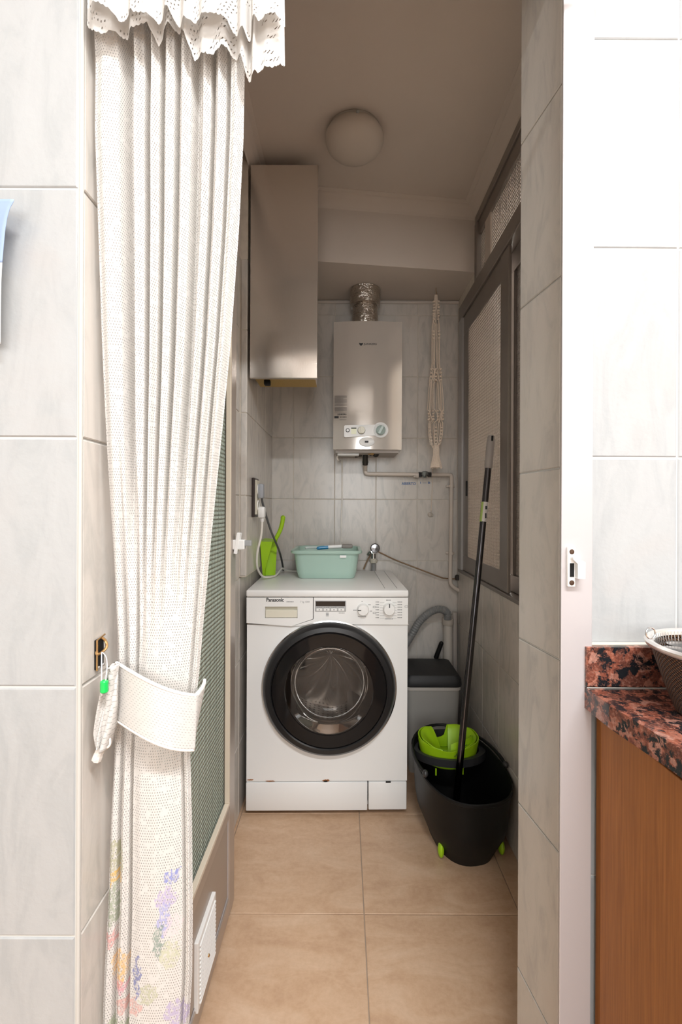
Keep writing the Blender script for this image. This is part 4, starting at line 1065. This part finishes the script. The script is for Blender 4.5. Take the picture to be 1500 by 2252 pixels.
# ---------------------------------------------------------------- mop
mp0 = Vector((.3725, 1.620, .020)); mtop = W(1080, 957, 1.766)
mop = thing('mop', 'black mop with a grey grip standing in the bucket against the window', 'mop', mp0)
def along(t): return mp0.lerp(mtop, t)
Lm = (mtop - mp0).length
MB().tube([along(.0), along(.93)], .0118, 16).build('pole', M('pole_black', (.085, .08, .085), .14, 1.0), mop)
MB().tube([along(.912), along(.93), along(.985), along(1.0)], [.0140, .0150, .0150, .0115], 16).build('grip', M('grip_grey', (.36, .33, .31), .5), mop)
MB().tube([along(.985) + V3(.0, -.016, 0), along(.998) + V3(0, -.013, 0)], .004, 8).build('grip_slot', MT_BLACK, mop)
lab0, lab1 = .772, .823
MB().tube([along(lab0), along(lab1)], .0123, 16).build('paper_band', M('band_white', (.62, .58, .55), .5), mop)
MB().tube([along(lab0) + V3(-.004, -.0010, 0), along(lab1) + V3(-.004, -.0010, 0)], .0095, 12).build('band_green', M('band_green', (.34, .46, .12), .5), mop)
q = along(.790); MB().box(q.x + .001, q.x + .006, q.y - .0136, q.y - .012, q.z - .012, q.z + .006).box(q.x + .002, q.x + .008, q.y - .0136, q.y - .012, q.z + .02, q.z + .032).build('band_print', MT_INK, mop, smooth=0)
MB().lathe([(.018, 0), (.020, .012), (.015, .05), (.0135, .06)], mp0, 'z', 14, cap0=True, cap1=True).build('socket', MT_BLACK, mop)

# ---------------------------------------------------------------- kitchen counter at right
ct = MB().prism([(.3455, .679), (.3455, .62), (.357, .525), (.382, .20), (.40, -.4), (1.00, -.4), (1.00, .6985)] + [(.3455, .6985)], .856, .886)
ct = ct.build('countertop', MT_GRANITE, None, smooth=0); props(ct, 'red and black speckled granite countertop', 'countertop')
bsp = MB().box(.3455, 1.00, .679, .6955, .8875, .944, .001).build('backsplash', MT_GRANITE, None, smooth=0); props(bsp, 'low upstand of red granite along the wall behind the countertop', 'upstand')
struct('trim_8', MB().tube([(.3455, .6775, .8868), (1.0, .6775, .8868)], .0007, 6), M('silicone', (.50, .46, .41), .5))
struct('trim_9', MB().box(.3455, 1.0, .688, .6968, .9435, .947, .001), M('silicone_white', (.50, .475, .41), .5))
bc = thing('base_cabinet', 'brown wood kitchen cabinet under the granite countertop', 'cabinet', (.66, .2, 0))
MB().box(.366, .98, -.35, .690, .0, .855).build('carcass', MT_WOOD, bc, smooth=0)
MB().box(.3625, .3655, -.35, .672, .10, .850, .001).build('side_panel', MT_WOOD, bc, smooth=0)

# basket
gx, gd, gz = .474, .586, .887
bkt = thing('basket', 'brown woven basket with a silver rim on the countertop', 'basket', (gx, gd, gz))
def weave():
    k = NT('brown_wicker'); vec = k.coord(); sp = k.node('ShaderNodeSeparateXYZ'); k.l.new(vec, sp.inputs[0])
    an = k.math('ARCTAN2', sp.outputs[1], sp.outputs[0])
    a = k.math('SINE', k.math('MULTIPLY', an, 84)); b = k.math('SINE', k.math('MULTIPLY', sp.outputs[2], 2 * PI / .0046))
    h = k.math('MULTIPLY', a, b)
    k.l.new(k.ramp(h, [(.0, (.030, .011, .004)), (.6, (.125, .048, .013)), (1, (.26, .115, .035))]), k.b.inputs['Base Color'])
    k.bump(h, .8, .003); k.b.inputs['Roughness'].default_value = .38; return k.m
MB().lathe([(.0001, gz), (.056, gz), (.064, gz + .020), (.074, gz + .05), (.083, gz + .078), (.080, gz + .078), (.070, gz + .05), (.060, gz + .02), (.050, gz + .006), (.0001, gz + .006)], (gx, gd, 0), 'z', 72).build('body', weave(), bkt, smooth=40)
MB().lathe([(.0835, gz + .077), (.0885, gz + .080), (.0895, gz + .084), (.087, gz + .0865), (.082, gz + .0855), (.080, gz + .079)], (gx, gd, 0), 'z', 72, closed=True).build('rim', M('silver_rim', (.80, .77, .74), .28, .8), bkt, smooth=50)
wi = MB()
for k in range(90):
    a = 2 * PI * k / 90; wi.tube([(gx + .0795 * math.cos(a), gd + .0795 * math.sin(a), gz + .084), (gx + .072 * math.cos(a + .05), gd + .072 * math.sin(a + .05), gz + .052)], .0006, 4)
wi.build('wire_liner', M('wire', (.55, .54, .53), .25, .9), bkt, kind='stuff')
rc = W(1431, 1389, .575)
MB().tube([rc + Vector((.0055 * math.cos(2 * PI * k / 24), -.001, .0066 * math.sin(2 * PI * k / 24))) for k in range(24)], .0009, 8, closed=True).build('ring_handle', MT_CHROME, bkt)
MT_POD = M('pod_dark', (.035, .030, .028), .18, .2)
MB().lathe([(.072, gz + .052), (.070, gz + .056), (.04, gz + .058), (.0001, gz + .058)], (gx, gd, 0), 'z', 40).build('lining', MT_BLACK, bkt)
for ox, oy, tz, text_ in ((-.050, .022, .0, 'dark pod in the basket nearest the ring handle'), (-.024, .048, .0, 'dark pod at the back of the basket beside the wall tiles'), (-.052, -.020, .0, 'dark pod at the front left of the basket, close under the silver rim')):
    o = MB().lathe([(.0001, 0), (.012, .0), (.0165, .014), (.019, .0155), (.019, .017), (.0001, .018)], (gx + ox, gd + oy, gz + .0575 + tz), 'z', 24).build('coffee_pod', MT_POD, None, smooth=40)
    props(o, text_, 'pod', 'dark pods in the basket')

# ---------------------------------------------------------------- curtain
XTAB = [(-120, 195), (0, 197), (150, 205), (300, 204), (500, 212), (750, 222), (1000, 235), (1200, 247), (1400, 258), (1480, 259), (1560, 256), (1660, 253), (1800, 246), (2000, 240), (2150, 232), (2252, 229), (2700, 226)]
RTAB = [(-120, 540), (0, 538), (150, 533), (300, 531), (500, 522), (750, 505), (1000, 482), (1200, 463), (1400, 446), (1480, 440), (1560, 430), (1660, 421), (1800, 425), (2000, 428), (2150, 427), (2252, 421), (2700, 424)]
DTAB = [(-120, .604), (300, .608), (800, .624), (1400, .640), (1560, .642), (1800, .640), (2700, .636)]
TOP = [(0, -.4), (.03, .6), (.10, 1), (.18, .8), (.225, -1), (.26, -.5), (.30, 1), (.345, .5), (.362, -1), (.385, .2), (.41, 1), (.445, .4), (.457, -1), (.475, .1), (.51, 1), (.545, .6), (.562, -1), (.585, .3), (.615, 1), (.65, .4), (.68, -1), (.705, -.4), (.755, .9), (.785, .4), (.80, -1), (.82, .3), (.85, 1), (.885, .3), (.90, -.8), (.93, .7), (.965, 1), (1, -.2)]
BOT = [(0, -.3), (.06, .7), (.11, .4), (.135, -.9), (.17, .3), (.21, .8), (.265, .3), (.285, -1), (.33, .5), (.45, .9), (.62, 1.0), (.80, .85), (.895, .5), (.915, -.6), (.94, .4), (.975, .8), (1, 0)]
def fold(s, y):
    w = min(1, max(0, (y - 820) / 640)); w = w * w * (3 - 2 * w)
    amp_t = .0150; amp_b = .0085
    tie = max(0, 1 - abs(y - 1560) / 170)
    return (1 - w) * amp_t * cos_tab(TOP, s) + w * amp_b * cos_tab(BOT, s) * (1 - .45 * tie)
def cur(u, v):
    y = -200 + v * 2880
    d = lerp_tab(DTAB, y); s = u
    dd = d - fold(s, y)
    if y > 2060: s = s + .018 * math.sin(y / 55.0 + u * 5) * 0
    x = lerp_tab(XTAB, y) + (lerp_tab(RTAB, y) - lerp_tab(XTAB, y)) * s
    p = W(x, y, d); p.y = dd
    # round body where the tieback gathers it
    p.y -= .016 * math.sin(PI * u) * max(0, 1 - abs(y - 1540) / 700)
    return p
def cur_uv(u, v):
    y = -200 + v * 2880; z = CAM_H - (y - CY) * lerp_tab(DTAB, y) / F_PX
    return (u * .185, z)
ctn = thing('lace_curtain', 'long white lace door curtain with flower print, gathered at the left', 'curtain', (-.26, .62, .20))
MB().grid(cur, 300, 150, cur_uv, arc=True).build('drape', MT_LACE, ctn, smooth=180, recalc=False)
BT1 = [(188, 26), (205, 27), (225, 32), (262, 58), (276, 28), (300, 50), (328, 58), (345, 55), (366, 34), (385, 55), (415, 66), (432, 50), (450, 52), (470, 55), (500, 66), (526, 86), (541, 84), (548, 72), (562, 50), (600, 50), (622, 70)]
BT2 = [(189, 62), (210, 88), (235, 100), (265, 86), (300, 80), (330, 76), (345, 104), (360, 85), (376, 72), (400, 74), (425, 138), (440, 133), (470, 144), (490, 122), (530, 138), (538, 170), (556, 182), (561, 166), (580, 160), (595, 166), (607, 166), (624, 154)]
VF = [(0, -.3), (.06, .8), (.14, 1), (.19, -.9), (.24, .7), (.32, 1), (.365, -.6), (.42, .9), (.455, -.8), (.51, 1), (.55, -.4), (.60, .8), (.70, 1), (.745, -.7), (.79, 1), (.815, -1.2), (.845, .8), (.865, -.3), (.92, .6), (.97, .8), (1, .1)]
def valance(bt, d0, amp, x0=190, x1=624):
    def f(u, v):
        x = x0 + (x1 - x0) * u + (0 if u < .99 else 0); yb = lerp_tab(bt, x) + 3.2 * abs(math.sin((x - 190) * PI / 11.5))
        y = -205 + (yb + 205) * v
        p = W(x - (8 * (1 - v) if x > 560 else 0), y, d0); p.y = d0 - amp * cos_tab(VF, u) * (.5 + .5 * v) - .006 * v; return p
    return f
def val_uv(u, v): return (u * .36, v * .12)
MB().grid(valance(BT2, .590, .009), 260, 24, val_uv, arc=True).build('valance', MT_LACE_D, ctn, smooth=180, recalc=False)
MB().grid(valance(BT1, .574, .010), 260, 16, val_uv, arc=True).build('valance_frill', MT_LACE_D, ctn, smooth=180, recalc=False)
MB().tube([(-.3215, .604, 1.90), (.320, .604, 1.90), (.340, .610, 1.90), (.345, .630, 1.90), (.345, .684, 1.90)], .006, 12).build('rod', M('rod_white', (.8, .78, .75), .4), ctn)

# tieback band
def ring_pt(t):
    """around the gathered cloth: t 0 = left rear, runs across the front to the right and round the back"""
    a = math.radians(182 + 236 * t)
    return a
tb = thing('curtain_tieback', 'white crocheted tieback band around the lace curtain with a loose tail', 'tieback', W(255, 1660, .62))
tbx0, tbx1 = 252, 450
def band(u, v):
    # u runs left -> right across the front, then turns back round the cloth; v from top edge to bottom edge
    F = .88
    if u < F:
        t = u / F
        x = 258 + ((432 - 4 * v) - 258) * t; b_ = math.sin(PI * min(1, .10 + t * .78))
        yt = 1459 + 71 * math.sin(t * 1.5)
        yb = 1584 + 66 * math.sin(t * 1.72)
        dd = .632 - .040 * b_
    else:
        t = (u - F) / (1 - F)
        xt = 432 + 20 * math.sin(t * PI / 2) ; xb = 428 - 6 * t
        x = xt + (xb - xt) * v; yt = 1530 - 34 * t; yb = 1650 - 6 * t; dd = .6168 + .040 * t
    y = yt + (yb - yt) * v
    return W(x, y, dd)
MB().grid(band, 90, 24, lambda u, v: (u * .125, v * .072)).thicken(.0022).build('band', MT_CROCHET, tb, smooth=180)
hem = [band(i / 60, 0) + V3(0, -.001, 0) for i in range(61)]; hem2 = [band(i / 60, 1) + V3(0, -.001, 0) for i in range(61)]
MT_COTTON = M('cotton_white', (.80, .75, .70), .9, bump=.5, bscale=500, var=.05, vscale=120)
MB().tube(hem, .0022, 6).build('hem', MT_COTTON, tb); MB().tube(hem2, .0022, 6).build('hem', MT_COTTON, tb)
def tail(x0f, x1f, y0, y1, d, th, n=26):
    def f(u, v):
        y = y0 + (y1 - y0) * v; a, b = lerp_tab(x0f, y), lerp_tab(x1f, y)
        x = a + (b - a) * u; p = W(x, y, d); p.y = d - th * math.sin(PI * u) ** .7 + .004 * math.sin(3 * PI * u + v * 5) ; return p
    return f
def flap(tabs, y0, y1, d, th, name):
    x0f, x1f = tabs
    mb = MB()
    f = tail(x0f, x1f, y0, y1, d, th)
    mb.grid(f, 16, 30, lambda u, v: (u * .02, v * .1)); mb.thicken(.003)
    return mb.build(name, MT_CROCHET, tb, smooth=180)
flap(([(1466, 248), (1500, 229), (1540, 222), (1570, 217), (1610, 212), (1640, 216)], [(1466, 256), (1500, 250), (1540, 246), (1590, 238), (1640, 232)]), 1466, 1640, .604, .010, 'tail')
flap(([(1460, 254), (1500, 248), (1545, 243), (1600, 232), (1645, 228)], [(1460, 263), (1500, 262), (1545, 260), (1600, 252), (1645, 240)]), 1460, 1645, .608, .008, 'tail_fold')
MB().tube(spline([W(227, 1632, .602), W(224, 1648, .602), W(218, 1664, .602), W(214, 1674, .603)], 5), [.0048, .005, .0042, .004, .0045, .005, .0052, .0055, .0055, .0055, .006, .006, .006, .006, .006, .0045], 8).build('tail_tip', MT_COTTON, tb)
MB().tube([W(237, 1634, .602) + Vector((.0045 * math.cos(2 * PI * k / 14), 0, .007 * math.sin(2 * PI * k / 14))) for k in range(14)], .0014, 6, closed=True).build('tail_loop', MT_COTTON, tb)
# bead and thread
MT_THREAD = M('white_thread', (.80, .76, .78), .4)
hkz = W(0, 1434, .637).z
bd = W(231, 1512, .584)
bead = thing('green_bead', 'small green bead on a white thread hanging from the wall hook', 'bead', bd)
MB().tube([bd + V3(0, 0, -.0075), bd + V3(0, 0, -.006), bd + V3(0, 0, .006), bd + V3(0, 0, .0075)], [.0035, .0048, .0048, .0036], 16).build('bead', M('bead_green', (.01, .50, .09), .22), bead, label='glossy green bead')
MB().tube(spline([W(225, 1437, .615), W(225, 1470, .590), W(225, 1500, .584), W(226, 1532, .588)], 5), .0007, 6).tube(spline([W(227, 1437, .615), W(235, 1448, .610), W(237, 1470, .592), W(234, 1500, .584)], 5), .0006, 6).build('thread', MT_THREAD, bead)
# hook on the left jamb
hk = thing('wall_hook', 'small black and brass hook screwed to the left tiled jamb', 'hook', (-.3226, .637, hkz))
xh = -.3226
z_a, z_b = W(0, 1405, .63).z, W(0, 1470, .63).z
MB().box(xh - .0005, xh + .0035, .618, .636, z_b, z_a, .001).build('back_plate', MT_BLACK, hk, smooth=0)
MB().tube([(xh + .004, .617, z_b), (xh + .004, .617, z_a), (xh + .004, .637, z_a + .003)], .0011, 6).build('plate_edge', MT_BRASS, hk)
MB().tube(spline([(xh + .003, .630, z_a + .001), (xh + .007, .633, z_a - .005), (xh + .0095, .631, z_a - .012), (xh + .007, .624, z_a - .017), (xh + .005, .616, z_a - .0175), (xh + .003, .618, z_a - .015)], 6), .0018, 8).build('brass_hook', MT_BRASS, hk)
for sy in (.621, .633): MB().ball((xh + .004, sy, z_b + .003), .0022).build('screw', MT_CHROME, hk)

# ---------------------------------------------------------------- blue sheet on the left wall
KD = .578
sheet = thing('paper_sheet', 'light blue and white paper sheet curling off the left tiled wall', 'paper', W(-40, 700, KD))
def sh_f(y0, y1):
    tab = [(440, 29), (448, 27), (460, 20), (480, 14), (510, 9), (550, 5.5), (580, 3), (620, 1), (700, 0)]
    def f(u, v):
        y = y0 + (y1 - y0) * v; xe = lerp_tab(tab, y); x = -190 + (xe + 190) * u
        return W(x, y, KD - .020 * u ** 3 * math.exp(-(y - 440) / 400))
    return f
MB().grid(sh_f(442, 581), 24, 24).thicken(.0006).build('blue_panel', M('paper_blue', (.30, .39, .60), .6), sheet, smooth=180)
MB().grid(sh_f(581, 760), 24, 24).thicken(.0006).build('white_panel', M('paper_white', (.60, .61, .60), .6), sheet, smooth=180)
